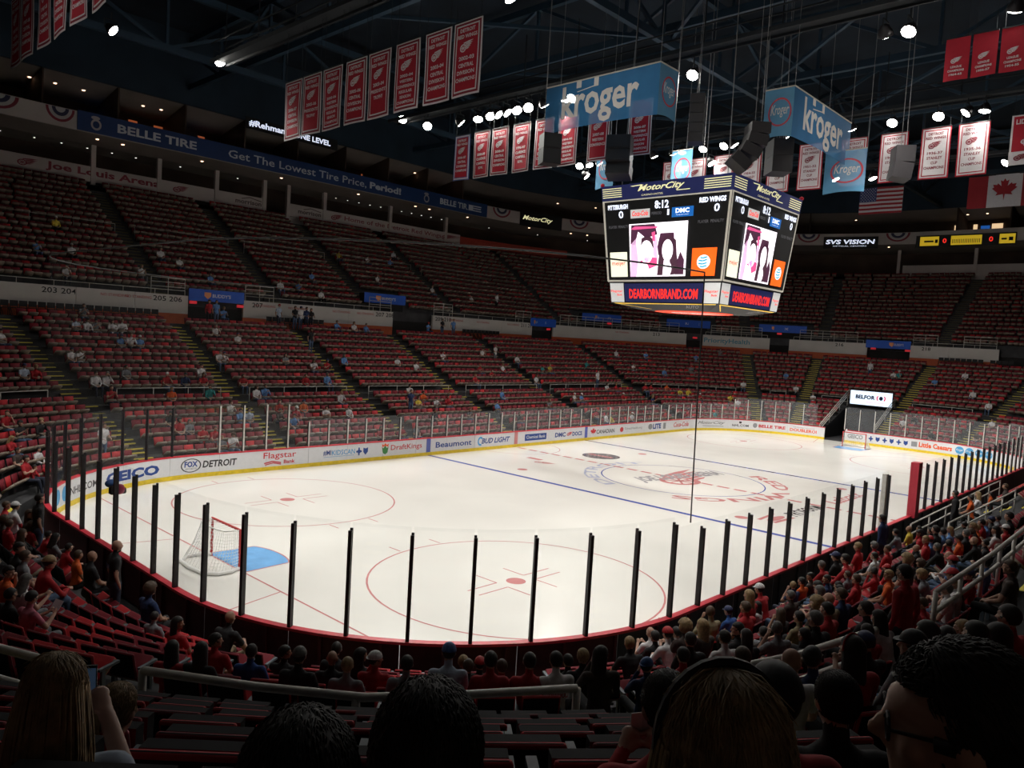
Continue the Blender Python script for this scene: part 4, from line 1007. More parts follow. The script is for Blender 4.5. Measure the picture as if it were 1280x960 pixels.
for ei, (s, z) in enumerate(((7.5, 8.6), (11.0, 8.55), (44.5, 8.5), (50.6, 8.6), (56.75, 8.5), (59.0, 8.45), (47.2, 9.6), (53.6, 9.6))):
    x, y, nx, ny, c = pn(s); t = thing('exit_sign', 'small lit red exit sign at %s' % ('the left side of the first portal', 'the right side of the first portal', 'the third portal', 'the fifth portal', 'the left side of the far end portal', 'the right side of the far end portal', 'the fourth portal', 'the sixth portal')[ei], 'sign', pos(s, 18.2, z-.1), 0, 'exit signs at the portals')
    m = MB(); m.box(pos(s, 18.2, z), (.1, .5, .2), 0, Matrix.Rotation(math.atan2(ny, nx), 4, 'Z')); ob('box', m, glow('exit', (.5, .02, .03), .5), t)

# ------------------------------------------------------------------ stadium seats
def seat_boxes(tilt=37, hi=True):
    """one tip-up seat facing +Y: list of (mesh, part name)"""
    back = MB(); pan = MB(); arm = MB()
    T = Matrix.Rotation(math.radians(-12), 4, 'X')
    back.box((0, -.22, .66), (.47, .045, .42), 0, Matrix.Rotation(math.radians(12), 4, 'X')); back.m = [1, 1, 1, 1, 0, 1]
    back.m[4] = 0
    Tl = math.radians(tilt); c = Vector((0, -.15, .42))
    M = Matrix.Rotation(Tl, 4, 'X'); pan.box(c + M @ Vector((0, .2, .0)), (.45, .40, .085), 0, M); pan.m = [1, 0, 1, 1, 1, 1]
    for sx in (-1, 1):
        a = MB(); a.box((sx*.255, .0, .62), (.05, .36, .035)); a.box((sx*.255, -.1, .31), (.035, .06, .62)); arm = arm.add(a.v, a.f, 0)
    return back, pan, arm
_b, _p, _a = seat_boxes()
ME_BACK = _b.mesh('backrest', [M_sred, M_sblack]); ME_PAN = _p.mesh('seat', [M_sred, M_stan]); ME_ARM = _a.mesh('armrest', M_sarm)
for me in (ME_BACK, ME_PAN):
    bm = bmesh.new(); bm.from_mesh(me); bmesh.ops.bevel(bm, geom=[e for e in bm.edges], offset=.018, segments=2, profile=.5, affect='EDGES'); bm.to_mesh(me); bm.free()
    for p in me.polygons: p.use_smooth = True
_b, _pu, _a2 = seat_boxes(86); ME_PANUP = _pu.mesh('seat', [M_sred, M_sblack])  # underside coloured black instead of tan, so the foreground rows read shaded
ME_BACK2 = ME_BACK.copy(); ME_BACK2.materials[0] = M_sbright; ME_PAN2 = ME_PAN.copy(); ME_PAN2.materials[0] = M_sbright
SEATS = []                                            # (s, d, z, row)
W_SEAT = .535
def fill(row, d, z, aisles, skip):
    al = sorted(a % S_ALL for a in aisles)
    for i, a in enumerate(al):
        b = al[(i+1) % len(al)] + (S_ALL if i == len(al)-1 else 0)
        # walk this block in real length
        s = a; L = 0.0; pts = []; ds = .05
        while s < b:
            c = pn(s)[4]; L += ds*((RR+d)/RR if c else 1); s += ds; pts.append((s, L))
        n = int((L-1.12)/W_SEAT)
        if n < 1: continue
        off = (L-n*W_SEAT)/2+W_SEAT/2; j = 0
        for k in range(n):
            t = off+k*W_SEAT
            while pts[j][1] < t: j += 1
            q = pts[j][0] % S_ALL
            if not skip(q): SEATS.append((q, d, z, row))
for i in range(17):
    fill(i, DR[i], ZR[i], AISLES, (lambda q: (TUN0-.3 < q < TUN1+.3) or (i == 6 and 88 < q < 126.2) or (96.5 < q < 110.8 and i < 3)) if i < 7 else (lambda q: False))
BOXES = [(22.7, 27.6), (46.1, 48.0), (49.4, 51.4), (52.7, 54.7)]
for i in range(17): fill(18+i, DU[i], ZU[i], AISLES, (lambda q: 70 < q < 146 or (i < 3 and any(a < q < b for a, b in BOXES))))
EYE = Vector((-38.363, -22.271, 7.54))
FWD = Vector((math.cos(math.radians(43.094)), math.sin(math.radians(43.094)), -.0))
def seat_key(q):
    p = pos(q[0], q[1], q[2]+.5); v = p-EYE; f = v.dot(FWD); r = v.dot(Vector((FWD.y, -FWD.x, 0)))
    if f < 1.2 or abs(r)/max(f, .1) > .70: return None
    if (f < 2.0 and q[1] > 13.2): return None
    return v.length
vis = [(seat_key(q), q) for q in SEATS]; near_seats = sorted([(k, q) for k, q in vis if k is not None], key=lambda t: t[0])[:300]
NEARSET = set((q[0], q[3]) for k, q in near_seats)
# ordinary copies of one seat
BLOCKS = {128.5: 'centre foreground block', 132.0: 'left foreground block', 125.2: 'right foreground block', 118: 'right hand block', 109: 'bench block', 138.2: 'left corner block', 143: 'far left block'}
proto = None
for k, q in near_seats:
    br = random.random() < .45
    t = bpy.data.objects.new('stadium_seat', None); t.location = pos(q[0], q[1], q[2]); t.rotation_euler = (0, 0, face_in(q[0])); COL.objects.link(t)
    al = [a for a in AISLES if a <= q[0]]; blk = BLOCKS.get(max(al), 'far right block') if al else 'far right block'
    same = sorted(r[0] for r in SEATS if r[3] == q[3] and r[0] >= max(al) and r[0] < min([a for a in AISLES if a > q[0]] or [999])); pos_ = len(same)-1-same.index(q[0])
    tag(t, 'empty red seat, %s, %s row from the glass, %s from the right' % (blk, NTH[q[3]], NTH[pos_]), 'seat', 'near seats of the ' + blk)
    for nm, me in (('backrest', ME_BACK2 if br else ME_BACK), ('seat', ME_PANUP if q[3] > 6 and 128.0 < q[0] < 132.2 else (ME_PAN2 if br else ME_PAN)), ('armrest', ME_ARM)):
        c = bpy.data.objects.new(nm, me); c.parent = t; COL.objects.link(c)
# the remaining seats as one mesh
rest = [q for q in SEATS if (q[0], q[3]) not in NEARSET and not (pos(q[0], q[1])-Vector((EYE.x, EYE.y, 0))).length < 2.3 and not (q[3] < 18 and 115 < q[0] < 146 and q[1] > 15 and (pos(q[0], q[1])-Vector((EYE.x, EYE.y, 0))).dot(FWD) < .5)]
bb, pp, aa = seat_boxes()
SV = np.array([tuple(v) for v in bb.v + pp.v]); SF = np.array(bb.f + [tuple(i+8 for i in f) for f in pp.f])
SM = np.array([3, 3, 3, 3, 0, 3] + [2, 0, 2, 2, 2, 2])
N = len(rest); ang = np.array([face_in(q[0]) for q in rest]); P0 = np.array([tuple(pos(q[0], q[1], q[2])) for q in rest])
ca, sa = np.cos(ang)[:, None], np.sin(ang)[:, None]
X = SV[None, :, 0]*ca - SV[None, :, 1]*sa + P0[:, 0:1]; Y = SV[None, :, 0]*sa + SV[None, :, 1]*ca + P0[:, 1:2]; Z = SV[None, :, 2] + P0[:, 2:3]
V = np.stack([X, Y, Z], 2).reshape(-1, 3); F = (SF[None] + (np.arange(N)*16)[:, None, None]).reshape(-1, 4)
rng = np.random.RandomState(3); bright = rng.rand(N) < .22
MI = np.repeat(SM[None], N, 0); MI[(MI == 0) & bright[:, None]] = 1
me = bpy.data.meshes.new('seat_rows'); me.vertices.add(len(V)); me.vertices.foreach_set('co', V.ravel())
me.loops.add(F.size); me.loops.foreach_set('vertex_index', F.ravel()); me.polygons.add(len(F))
me.polygons.foreach_set('loop_start', np.arange(0, F.size, 4)); me.polygons.foreach_set('loop_total', np.full(len(F), 4)) 
for mm in (M_sred, M_sbright, M_stan, M_sblack): me.materials.append(mm)
me.polygons.foreach_set('material_index', MI.ravel()); me.update(calc_edges=True); me.validate()
tag(link('seat_rows', me), 'thousands of red and tan tip-up seats filling the far bowl rows', 'seats', None, 'stuff')
# black loose chairs along the white wall
CN = {}
def black_chair(q, d, z, lab):
    CN[lab] = CN.get(lab, -1)+1; full = lab.replace('in the row along the white wall', 'along the wall') + ', %s in the row' % NTH[CN[lab]]
    t = bpy.data.objects.new('folding_chair', None); t.location = pos(q, d, z); t.rotation_euler = (0, 0, face_in(q)); COL.objects.link(t); tag(t, full, 'chair', lab)
    for nm, me in CH: c = bpy.data.objects.new(nm, me); c.parent = t; COL.objects.link(c)
_m = MB(); _m.box((0, -.2, .72), (.44, .04, .34)); _n = MB(); _n.box((0, 0, .45), (.44, .42, .05)); _l = MB()
for sx in (-.2, .2): _l.bar((sx, .18, 0), (sx, -.18, .5), .03); _l.bar((sx, -.2, 0), (sx, -.2, .6), .03)
CH = [('backrest', _m.mesh('backrest', M_black)), ('seat', _n.mesh('seat', M_black)), ('legs', _l.mesh('legs', M_black))]
for a, b, w in ((-1.5, 4.8, 'left of the first portal'), (13.0, 17.8, 'right of the first portal'), (33.0, 37.6, 'right of the second portal'), (62.4, 67.0, 'right of the far end portal')):
    q = a
    while q < b: black_chair(q, 17.35, 7.05, 'black chair in the row along the white wall ' + w); q += .5/(1 if pn(q)[4] == 0 else (RR+17.3)/RR)

# ------------------------------------------------------------------ centre scoreboard
def face_frame(k):
    """k=0 the face toward the left end, 1 toward the near side, 2 right, 3 far; returns (outward, across) unit vectors"""
    a = PI + k*PI/2; return Vector((math.cos(a), math.sin(a), 0)), Vector((-math.sin(a), math.cos(a), 0))
score = thing('scoreboard', 'large four-sided scoreboard hanging over centre ice', 'scoreboard', (0, 0, 9.6))
TOPH, BOTH, ZT, ZB = 3.9, 3.5, 15.25, 10.9
G_white = glow('white', (.80, .85, 1.0), 1.2); G_cream = glow('cream', (.85, .80, .45), .75); G_navy = glow('navy', (.012, .016, .075), .6); G_ad = glow('ad_white', (.62, .63, .62), .55)
G_orange = glow('orange', (.92, .13, .01), .9); G_red = glow('red', (.95, .03, .02), .9); G_blue = glow('blue', (.01, .12, .42), .8); G_pale = glow('meijer', (.85, .85, .66), 1.0); G_dim = glow('dim', (.10, .10, .11), .5)
G_screen = glow('screen', (1.0, .93, 1.0), 1.35); G_pink = glow('pink', (.85, .10, .30), .8); G_plum = glow('plum', (.10, .03, .07), .5); G_hair = glow('hair', (.09, .035, .06), .5); G_lilac = glow('lilac', (.85, .55, .80), .9); G_teal = glow('teal', (.03, .35, .50), .8); G_gold = glow('gold', (.80, .50, .05), .6); G_frame = glow('frame', (.50, .47, .40), .45)
m = MB()
def hull(ht, zt, hb, zb):
    return [(-hb,-hb,zb),(hb,-hb,zb),(hb,hb,zb),(-hb,hb,zb),(-ht,-ht,zt),(ht,-ht,zt),(ht,ht,zt),(-ht,ht,zt)], [(0,3,2,1),(4,5,6,7),(0,1,5,4),(1,2,6,5),(2,3,7,6),(3,0,4,7)]
m.add(*hull(TOPH-.02, ZT, BOTH-.02, ZB)); ob('body', m, M_black, score)
m = MB(); m.add(*hull(4.0, 16.05, 3.92, ZT)); ob('header_box', m, G_navy, score, 'navy header box')
m = MB(); m.add(*hull(3.42, ZB-.02, 3.3, 9.75)); ob('lower_box', m, M_black, score)
m = MB(); m.add(*hull(3.3, 9.74, 2.2, 9.45)); ob('underside', m, M_black, score)
def fmap(k, ht, zt, hb, zb, off=.02):
    out, ac = face_frame(k)
    def g(u, v):                     # u,v in 0..1 over the face
        h = hb+(ht-hb)*v; z = zb+(zt-zb)*v
        return out*(h+off) + ac*((u*2-1)*h) + Vector((0, 0, z))
    return g
for k in range(4):
    side = ('left end', 'near side', 'right end', 'far side')[k]
    g = fmap(k, TOPH, ZT, BOTH, ZB); g2 = fmap(k, TOPH, ZT, BOTH, ZB, .035); g3 = fmap(k, TOPH, ZT, BOTH, ZB, .05); g4 = fmap(k, TOPH, ZT, BOTH, ZB, .06)
    m = MB(); put_line(m, [(.005, .005), (.995, .005)], .022, g); put_line(m, [(.005, .995), (.995, .995)], .022, g); put_rect(m, 0, .016, 0, 1, g); put_rect(m, .984, 1, 0, 1, g); ob('frame_trim', m, G_frame, score, 'pale frame line')
    scr = MB(); put_rect(scr, .222, .70, .055, .695, g2); S = ob('video_screen', scr, G_screen, score, 'bright video screen of two people toward the ' + side)
    sx = lambda x, y: (.222+.478*x, .055+.64*y)
    def sp(mt, polys, ell=(), gg=g3, name='picture'):
        mm = MB()
        for P in polys: put_poly(mm, [sx(*p) for p in P], gg)
        for (cx, cy, rx, ry) in ell: put_ell(mm, sx(cx, cy)[0], sx(cx, cy)[1], rx*.478, ry*.64, gg)
        return ob(name, mm, mt, S)
    sp(G_plum, [[(.02,.62),(.04,.98),(.45,.98),(.5,.78),(.3,.72),(.16,.85),(.1,.6)], [(.5,.55),(.55,.8),(.78,.8),(.8,.5),(.7,.35),(.52,.4)], [(.82,.03),(.97,.03),(.97,.3),(.9,.45),(.84,.25)]])
    sp(G_lilac, [[(.0,.0),(.03,.62),(.12,.72),(.16,.3),(.12,.0)], [(.42,.4),(.44,.75),(.5,.75),(.5,.3)]])
    sp(G_hair, [[(.50,.02),(.55,.62),(.62,.74),(.72,.76),(.82,.66),(.84,.4),(.9,.05),(.74,.02),(.72,.3),(.62,.3),(.60,.02)], [(.2,.5),(.22,.72),(.34,.78),(.42,.7),(.44,.5),(.38,.62),(.26,.62)]])
    sp(G_screen, [], [(.68,.48,.095,.2), (.31,.46,.115,.22), (.7,.14,.06,.12)], g4)
    sp(G_pink, [[(.18,.28),(.32,.24),(.36,.14),(.5,.2),(.5,.34),(.36,.38),(.28,.36)], [(.4,.82),(.46,.84),(.46,.66),(.42,.66)], [(.03,.9),(.1,.95),(.5,.93),(.5,.9),(.1,.89)]], (), g4)
    def lab(mt, t, u0, u1, v0, v1, bold=.02, shear=0, gg=g2): mm = MB(); put_text(mm, t, gg, u0, u1, v0, v1, bold, shear); return ob('lettering', mm, mt, score)
    def panel(mt, u0, u1, v0, v1, label): mm = MB(); put_rect(mm, u0, u1, v0, v1, g); return ob('panel', mm, mt, score, label)
    lab(G_white, 'PITTSBURGH', .045, .215, .885, .945, .045); lab(G_white, 'RED WINGS', .775, .965, .885, .945, .045)
    lab(G_white, '8:12', .435, .545, .86, .955, .03); lab(G_white, '0', .135, .175, .775, .865, .02); lab(G_white, '0', .885, .925, .775, .865, .02); lab(G_white, '1', .535, .55, .775, .845, .02)
    lab(G_dim, 'PERIOD', .41, .49, .79, .825); lab(G_dim, 'PLAYER  PENALTY', .045, .215, .655, .69); lab(G_dim, 'PLAYER  PENALTY', .775, .965, .655, .69)
    panel(G_ad, .235, .395, .765, .87, 'white drinks advert'); lab(G_red, 'Coca-Cola', .25, .38, .79, .85, .02, .3)
    panel(G_blue, .57, .735, .745, .86, 'blue hospital advert'); lab(G_white, 'DMC', .60, .705, .79, .845, .04); lab(G_white, 'hospital care', .605, .70, .762, .776, 0)
    panel(G_pale, .04, .195, .055, .36, 'pale yellow store advert'); lab(G_red, 'meijer', .055, .18, .18, .25, .01)
    panel(G_orange, .745, .935, .055, .375, 'orange advert with striped globe'); mm = MB(); put_ell(mm, .84, .215, .052, .08, g2, n=24); gl = ob('emblem', mm, G_white, score, 'white globe')
    mm = MB()
    for j, v in enumerate((-.05, -.018, .018, .05)): put_line(mm, [(.795+.004*abs(v)*100, .215+v), (.835, .207+v), (.868, .222+v)], .015, g3)
    ob('globe_stripes', mm, G_teal, score)
    h = fmap(k, 4.0, 16.05, 3.92, ZT, .02)
    mm = MB()
    for v in (.2, .34, .48, .62, .76):
        put_rect(mm, .01, .17, v, v+.055, h); put_rect(mm, .80, .985, v, v+.055, h)
    ob('speed_stripes', mm, G_cream, score, 'pale yellow speed stripes')
    mm = MB(); put_text(mm, 'MotorCity', h, .30, .66, .34, .86, .02, .45); put_line(mm, [(.60, .3), (.70, .3)], .05, h); put_line(mm, [(.25, .82), (.34, .86)], .05, h); ob('lettering', mm, G_cream, score, 'script lettering on the header')
    mm = MB(); put_text(mm, 'CASINO-HOTEL', h, .33, .50, .14, .25, .0, .2); ob('lettering', mm, G_cream, score)
    lo = fmap(k, 3.42, ZB-.05, 3.3, 9.75, .02)
    for u in (.0, .86):
        mm = MB(); put_rect(mm, u+.004, u+.136, .02, .96, lo); ob('panel', mm, G_ad, score, 'white bank advert'); mm = MB(); lo2 = fmap(k, 3.42, ZB-.05, 3.3, 9.75, .04); put_text(mm, 'Flagstar', lo2, u+.012, u+.125, .48, .62, .02); put_text(mm, 'Bank', lo2, u+.07, u+.12, .34, .43, .02); ob('lettering', mm, G_red, score)
    mm = MB(); put_rect(mm, .145, .855, .04, .94, lo); ob('panel', mm, G_navy, score, 'dark message strip'); mm = MB(); put_text(mm, 'DEARBORNBRAND.COM', fmap(k, 3.42, ZB-.05, 3.3, 9.75, .04), .19, .815, .2, .68, .03); ob('lettering', mm, G_red, score, 'red lit message')
    un = fmap(k, 3.3, 9.74, 2.2, 9.45, .012)
    mm = MB(); put_rect(mm, .02, .98, .86, .98, un); put_line(mm, [(.03, .9), (.22, .1)], .02, un); ob('gold_trim', mm, G_gold, score, 'gold trim'); mm = MB(); put_text(mm, 'AUTO', un, .70, .84, .3, .75, .02); ob('lettering', mm, G_dim, score)
    out, ac = face_frame(k); c = (out-ac)*3.95
    mm = MB(); mm.lathe([(.1, 0), (.12, .12), (.0, .2)], (c.x, c.y, 16.06), 10); ob('goal_lamp', mm, glow('lamp_red', (.35, .01, .02), .25), score, 'red goal lamp')
m = MB(); m.lathe([(2.15, 9.42), (2.15, 9.44)], (0, 0, 0), 32); ob('bottom_disc', m, glow('disc_red', (.72, .06, .02), .75), score, 'round red disc under the scoreboard')
m = MB(); put_wing(m, 0, 0, 1.6, 1.6, lambda u, v: Vector((v, -u, 9.41))); ob('emblem', m, G_ad, score, 'white winged wheel under the scoreboard')
for x, y in ((-3.2, -3.2), (3.2, -3.2), (3.2, 3.2), (-3.2, 3.2), (0, -3.4), (-3.4, 0), (1.2, .8), (-1.2, -.8)):
    m = MB(); m.tube([(x, y, 16.0), (x*.9, y*.9, 30.5)], .022, 5); ob('hanging_cable', m, M_cordpale, score)

# ------------------------------------------------------------------ banners in rows
NAVY = paint('banner_navy', (.035, .06, .20), .8); WHITE = paint('banner_white', (.72, .69, .70), .8); RED = paint('banner_red', (.42, .012, .030), .8); RED2 = paint('banner_maroon', (.22, .02, .035), .8); STEEL = paint('banner_blueframe', (.10, .16, .42), .8)
def banner(x, y, ztop, w, h, lines, style, label, group=None, wave=.05):
    """hanging cloth facing the left end (-x); text reads toward -y"""
    t = thing('championship_banner', label, 'banner', (x, y, ztop-h), 0, group)
    ph = y*1.7
    def g(off):
        def q(u, v):           # u 0..1 left to right, v 0..1 bottom to top
            return Vector((x-off+wave*(1-v)*math.sin(3.1*u+2.2*v+ph), y+w/2-u*w, ztop-h+v*h))
        return q
    base, mid, inner, ink = style
    m = MB(); n, k = 6, 8
    for i in range(n):
        for j in range(k): put_rect(m, i/n, (i+1)/n, j/k, (j+1)/k, g(0))
        for j in range(k): put_poly(m, [((i+1)/n, j/k), (i/n, j/k), (i/n, (j+1)/k), ((i+1)/n, (j+1)/k)], g(-.012))
    ob('cloth', m, base, t)
    def frame(mt, a, off):
        b = a*w/h; mm = MB()
        for i in range(n):
            for j in range(k): put_rect(mm, a+(1-2*a)*i/n, a+(1-2*a)*(i+1)/n, b+(1-2*b)*j/k, b+(1-2*b)*(j+1)/k, g(off))
        ob('border' if mt is not inner else 'field', mm, mt, t)
    if mid is not None: frame(mid, .045, .006); frame(base, .10, .012); frame(inner, .135, .018)
    elif inner is not base: frame(inner, .05, .006)
    mm = MB(); G = g(.026)
    ntop = lines[0]; v = .90 if mid is not None else .55
    hh = .052
    for L in ntop:
        ln = min(.68, .075*len(L)); put_text(mm, L, G, .5-ln/2, .5+ln/2, v-hh, v, .03); v -= hh*1.55
    put_wing(mm, .46, v-.085, .26, .13, G); v -= .21
    rem = lines[1]; step = min(.095, (v-.07)/max(1, len(rem)))
    for L in rem:
        ln = min(.70, .075*len(L)); put_text(mm, L, G, .5-ln/2, .5+ln/2, v-step*.58, v, .03); v -= step
    ob('lettering', mm, ink, t)
    mm = MB(); mm.bar((x, y-w/2, ztop), (x, y+w/2, ztop), .05); mm.bar((x, y-w/2+.1, ztop), (x, y-w/2+.1, 22.95), .015); mm.bar((x, y+w/2-.1, ztop), (x, y+w/2-.1, 22.95), .015); ob('hanging_bar', mm, M_cat, t)
    return t
DRW = ['DETROIT', 'RED WINGS']
R_STY = (WHITE, RED2, RED, WHITE); W_STY = (RED, WHITE, WHITE, RED2)
CD = ['CENTRAL', 'DIVISION', 'CHAMPIONS']; PT = ["PRESIDENTS'", 'TROPHY']; WC = ['WESTERN', 'CONFERENCE', 'REGULAR', 'SEASON', 'CHAMPIONS']
rows = [(1.7, ['2002-03']+CD), (3.55, ['2003-04']+CD), (5.6, ['2003-04']+WC), (7.65, ['2003-04']+PT), (9.5, ['2005-06']+CD), (11.5, ['2005-06']+WC), (13.35, ['2005-06']+PT), (15.15, ['2006-07']+CD)]
ordn = ['first', 'second', 'third', 'fourth', 'fifth', 'sixth', 'seventh', 'eighth', 'ninth']
for i, (y, L) in enumerate(rows):
    banner(-16.6, y, 20.35, 1.68, 3.05, (DRW, L), R_STY, 'red winged wheel banner, %s from the right in the long red row' % ordn[i])
B_STY = (WHITE, STEEL, RED, WHITE); BL_STY = (STEEL, WHITE, RED, WHITE)
mid = [(17.2, ['2006-07']+CD, BL_STY), (15.3, ['2008-09', 'CLARENCE', 'CAMPBELL', 'BOWL'], R_STY), (13.6, ['2008-09']+CD, R_STY), (11.7, ['1996-97', 'CLARENCE', 'CAMPBELL', 'BOWL'], R_STY), (9.8, ['1992-93']+CD, R_STY), (7.9, ['1994-95']+WC, R_STY), (5.6, ['2007-08', 'WESTERN', 'CONFERENCE'], R_STY), (2.75, ['2006-07']+WC, R_STY)]
for i, (y, L, st) in enumerate(mid):
    banner(-2.5, y, 21.0, 1.5, 3.05, (DRW, L), st, ('blue edged red banner' if i == 0 else 'red banner with white edge') + ', %s from the left in the row under the bright lamps' % ordn[i])
for i, (y, w) in enumerate(((-12.85, .9), (-13.85, .9), (-14.85, .9))):
    banner(-2.5, y, 20.95, w, 1.75, ([], ['LEAGUE', 'CHAMPIONS', ('1964-65', '1956-57', '1954-55')[i]]), (RED, None, RED, WHITE), 'plain red league banner, %s from the left at the upper right' % ordn[i])
cup = [(10.05, '2001-02'), (8.0, '1997-98'), (5.7, '1996-97'), (3.7, '1954-55'), (1.6, '1953-54'), (-.6, '1951-52'), (-3.4, '1949-50'), (-5.8, '1942-43'), (-8.15, '1936-37'), (-10.15, '1935-36')]
for i, (y, s) in enumerate(cup):
    banner(12.6, y, 21.5, 1.62, 3.05, (DRW, [s, 'STANLEY', 'CUP', 'CHAMPIONS']), W_STY, 'white cup banner with red border, %s from the left in the far row' % (ordn+['tenth'])[i])
t = banner(12.6, -13.0, 21.6, 2.0, 2.8, ([], []), (WHITE, None, RED, WHITE), 'red retired number banner cut by the right picture edge')
m = MB(); q = lambda u, v: Vector((12.50, -12.0-u*2.0, 18.8+v*2.8)); put_text(m, 'LIDSTROM', q, .12, .88, .80, .90, .03); put_text(m, '5', q, .34, .66, .34, .74, .06); put_rect(m, .0, 1, .0, .26, q); ob('lettering', m, WHITE, t)
m = MB(); q2 = lambda u, v: Vector((12.46, -12.0-u*2.0, 18.8+v*2.8)); put_wing(m, .3, .14, .22, .12, q2); ob('emblem', m, RED2, t)
ul = [18.5, 16.75, 14.4, 12.4, 10.25, 8.1]
for i, y in enumerate(ul):
    banner(-28.5, y, 21.35, 1.6, 3.05, (DRW, ['1987-88']+CD), R_STY, 'red banner cut by the top picture edge, %s from the left' % ordn[i])

# blue mesh store banners around the scoreboard
SHEER = sheer_mat('mesh_blue', (.035, .20, .44), .34); SHEERL = sheer_mat('mesh_skyblue', (.12, .34, .55), .28); MESHW = sheer_mat('mesh_white', (.66, .64, .60), .1); MESHR = sheer_mat('mesh_red', (.5, .06, .08), .1)
def mesh_banner(label, path, ztop, h, faces):
    """cloth hung from a pipe that turns the corner; faces: list of (segment, 'word' | 'oval')"""
    P = [Vector((x, y, 0)) for x, y in path]
    t = thing('mesh_banner', label, 'banner', (P[0].x, P[0].y, ztop-h))
    m = MB()
    for a, b in zip(P[:-1], P[1:]): m.tube([a+Vector((0,0,ztop)), b+Vector((0,0,ztop))], .035, 6)
    ob('pipe', m, paint('pipe_pale', (.45, .42, .36)), t)
    for p in P:
        m = MB(); m.tube([p+Vector((0,0,ztop)), p+Vector((0,0,30.5))], .015, 4); ob('cable', m, M_cordpale, t)
    for (si, kind) in faces:
        a, b = P[si], P[si+1]; d = b-a; L = d.length; out = Vector((d.y, -d.x, 0)).normalized()
        if out.dot(Vector((-.86, -.5, 0))) < 0: out = -out
        def g(off): return lambda u, v: a + d*u + out*(off) + Vector((0, 0, ztop-h*(1-v)*(1-.04*math.sin(PI*u))))
        m = MB(); n = 8
        for i in range(n): put_rect(m, i/n, (i+1)/n, 0, .985, g(0))
        ob('cloth', m, SHEER if kind == 'word' else SHEERL, t)
        m = MB(); flip = d.dot(Vector((out.y*-1, out.x, 0))) < 0
        G = g(.02) if not flip else (lambda u, v, _g=g(.02): _g(1-u, v))
        if kind == 'word':
            put_text(m, 'kroger', G, .16, .84, .02, .92, .022); put_rect(m, .29, .335, .84, .985, G); put_rect(m, .45, .49, .80, .985, G); put_line(m, [(.30, .76), (.47, .82)], .02, G)
            ob('lettering', m, MESHW, t, 'large pale lower-case lettering')
        else:
            put_ring(m, .55, .5, .40, .30, .05, G); ob('oval_ring', m, MESHR, t, 'thin red oval'); m = MB(); put_text(m, 'Kroger', G, .24, .86, .38, .66, .02, .2); ob('lettering', m, MESHW, t, 'pale script lettering')
    return t
mesh_banner('blue mesh banner with large pale lettering upper left of the scoreboard', [(-6.8, 5.95), (-6.8, -1.2), (-5.2, -1.2)], 21.0, 2.48, [(0, 'word'), (1, 'oval')])
mesh_banner('blue mesh banner with oval logo upper right of the scoreboard', [(-2.66, -4.6), (-2.66, -6.06), (4.7, -6.06)], 20.15, 2.36, [(0, 'oval'), (1, 'word')])
mesh_banner('pale blue banner with oval logo behind the dark speaker left of the scoreboard', [(-1.2, 6.6), (-1.2, 5.3)], 19.0, 2.4, [(0, 'oval')])
mesh_banner('pale hanging banner with faded oval right above the scoreboard header', [(2.0, 3.4), (2.0, 2.0)], 19.2, 2.4, [(0, 'oval')])
mesh_banner('pale blue banner end behind the curved speaker on the right', [(4.2, -5.0), (4.2, -7.2)], 18.6, 2.3, [(0, 'oval')])

# ------------------------------------------------------------------ speakers
def speaker_stack(label, c, n, size, aim, curve=0, hang=29):
    t = thing('speaker_cluster', label, 'speaker', c); c = Vector(c); z = 0
    R = Matrix.Rotation(aim, 4, 'Z'); w, d, h = size
    for i in range(n):
        tilt = curve*i; M = R @ Matrix.Rotation(tilt, 4, 'X'); p = c + R @ Vector((0, -.10*i*i*abs(curve)*4, -i*(h+.02)))
        m = MB(); m.box(p, size, 0, M); b = ob('cabinet', m, M_dark, t); m = MB(); m.box(p + M @ Vector((0, d/2+.01, 0)), (w*.9, .03, h*.86), 0, M); ob('grille', m, M_black, b)
    for sx in (-.4, .4):
        m = MB(); m.tube([c + R @ Vector((sx*w, 0, h/2)), c + R @ Vector((sx*w, 0, hang-c.z))], .015, 4); ob('cable', m, M_cordpale, t)
speaker_stack('two stacked black speaker boxes hanging left of the scoreboard', (-7.0, 5.3, 18.0), 2, (1.0, .9, .78), 2.6)
speaker_stack('black hanging speaker array behind the upper left corner of the scoreboard', (-4.3, 2.7, 18.2), 3, (1.3, 1.0, .7), 2.0, .12)
speaker_stack('tall black line of speaker boxes hanging between the blue banners', (-3.5, -1.4, 20.0), 5, (.9, .7, .46), 3.6)
speaker_stack('curved black speaker array hanging right above the scoreboard', (-4.0, -5.0, 17.9), 4, (1.2, .9, .5), 3.9, -.22)
speaker_stack('black speaker box beside the curved array on the right', (-.9, -4.7, 17.7), 2, (1.3, 1.0, .8), 3.9)
speaker_stack('two stacked black speaker boxes hanging right of the scoreboard', (3.5, -9.2, 17.8), 2, (1.1, .9, .8), 3.7, -.15)

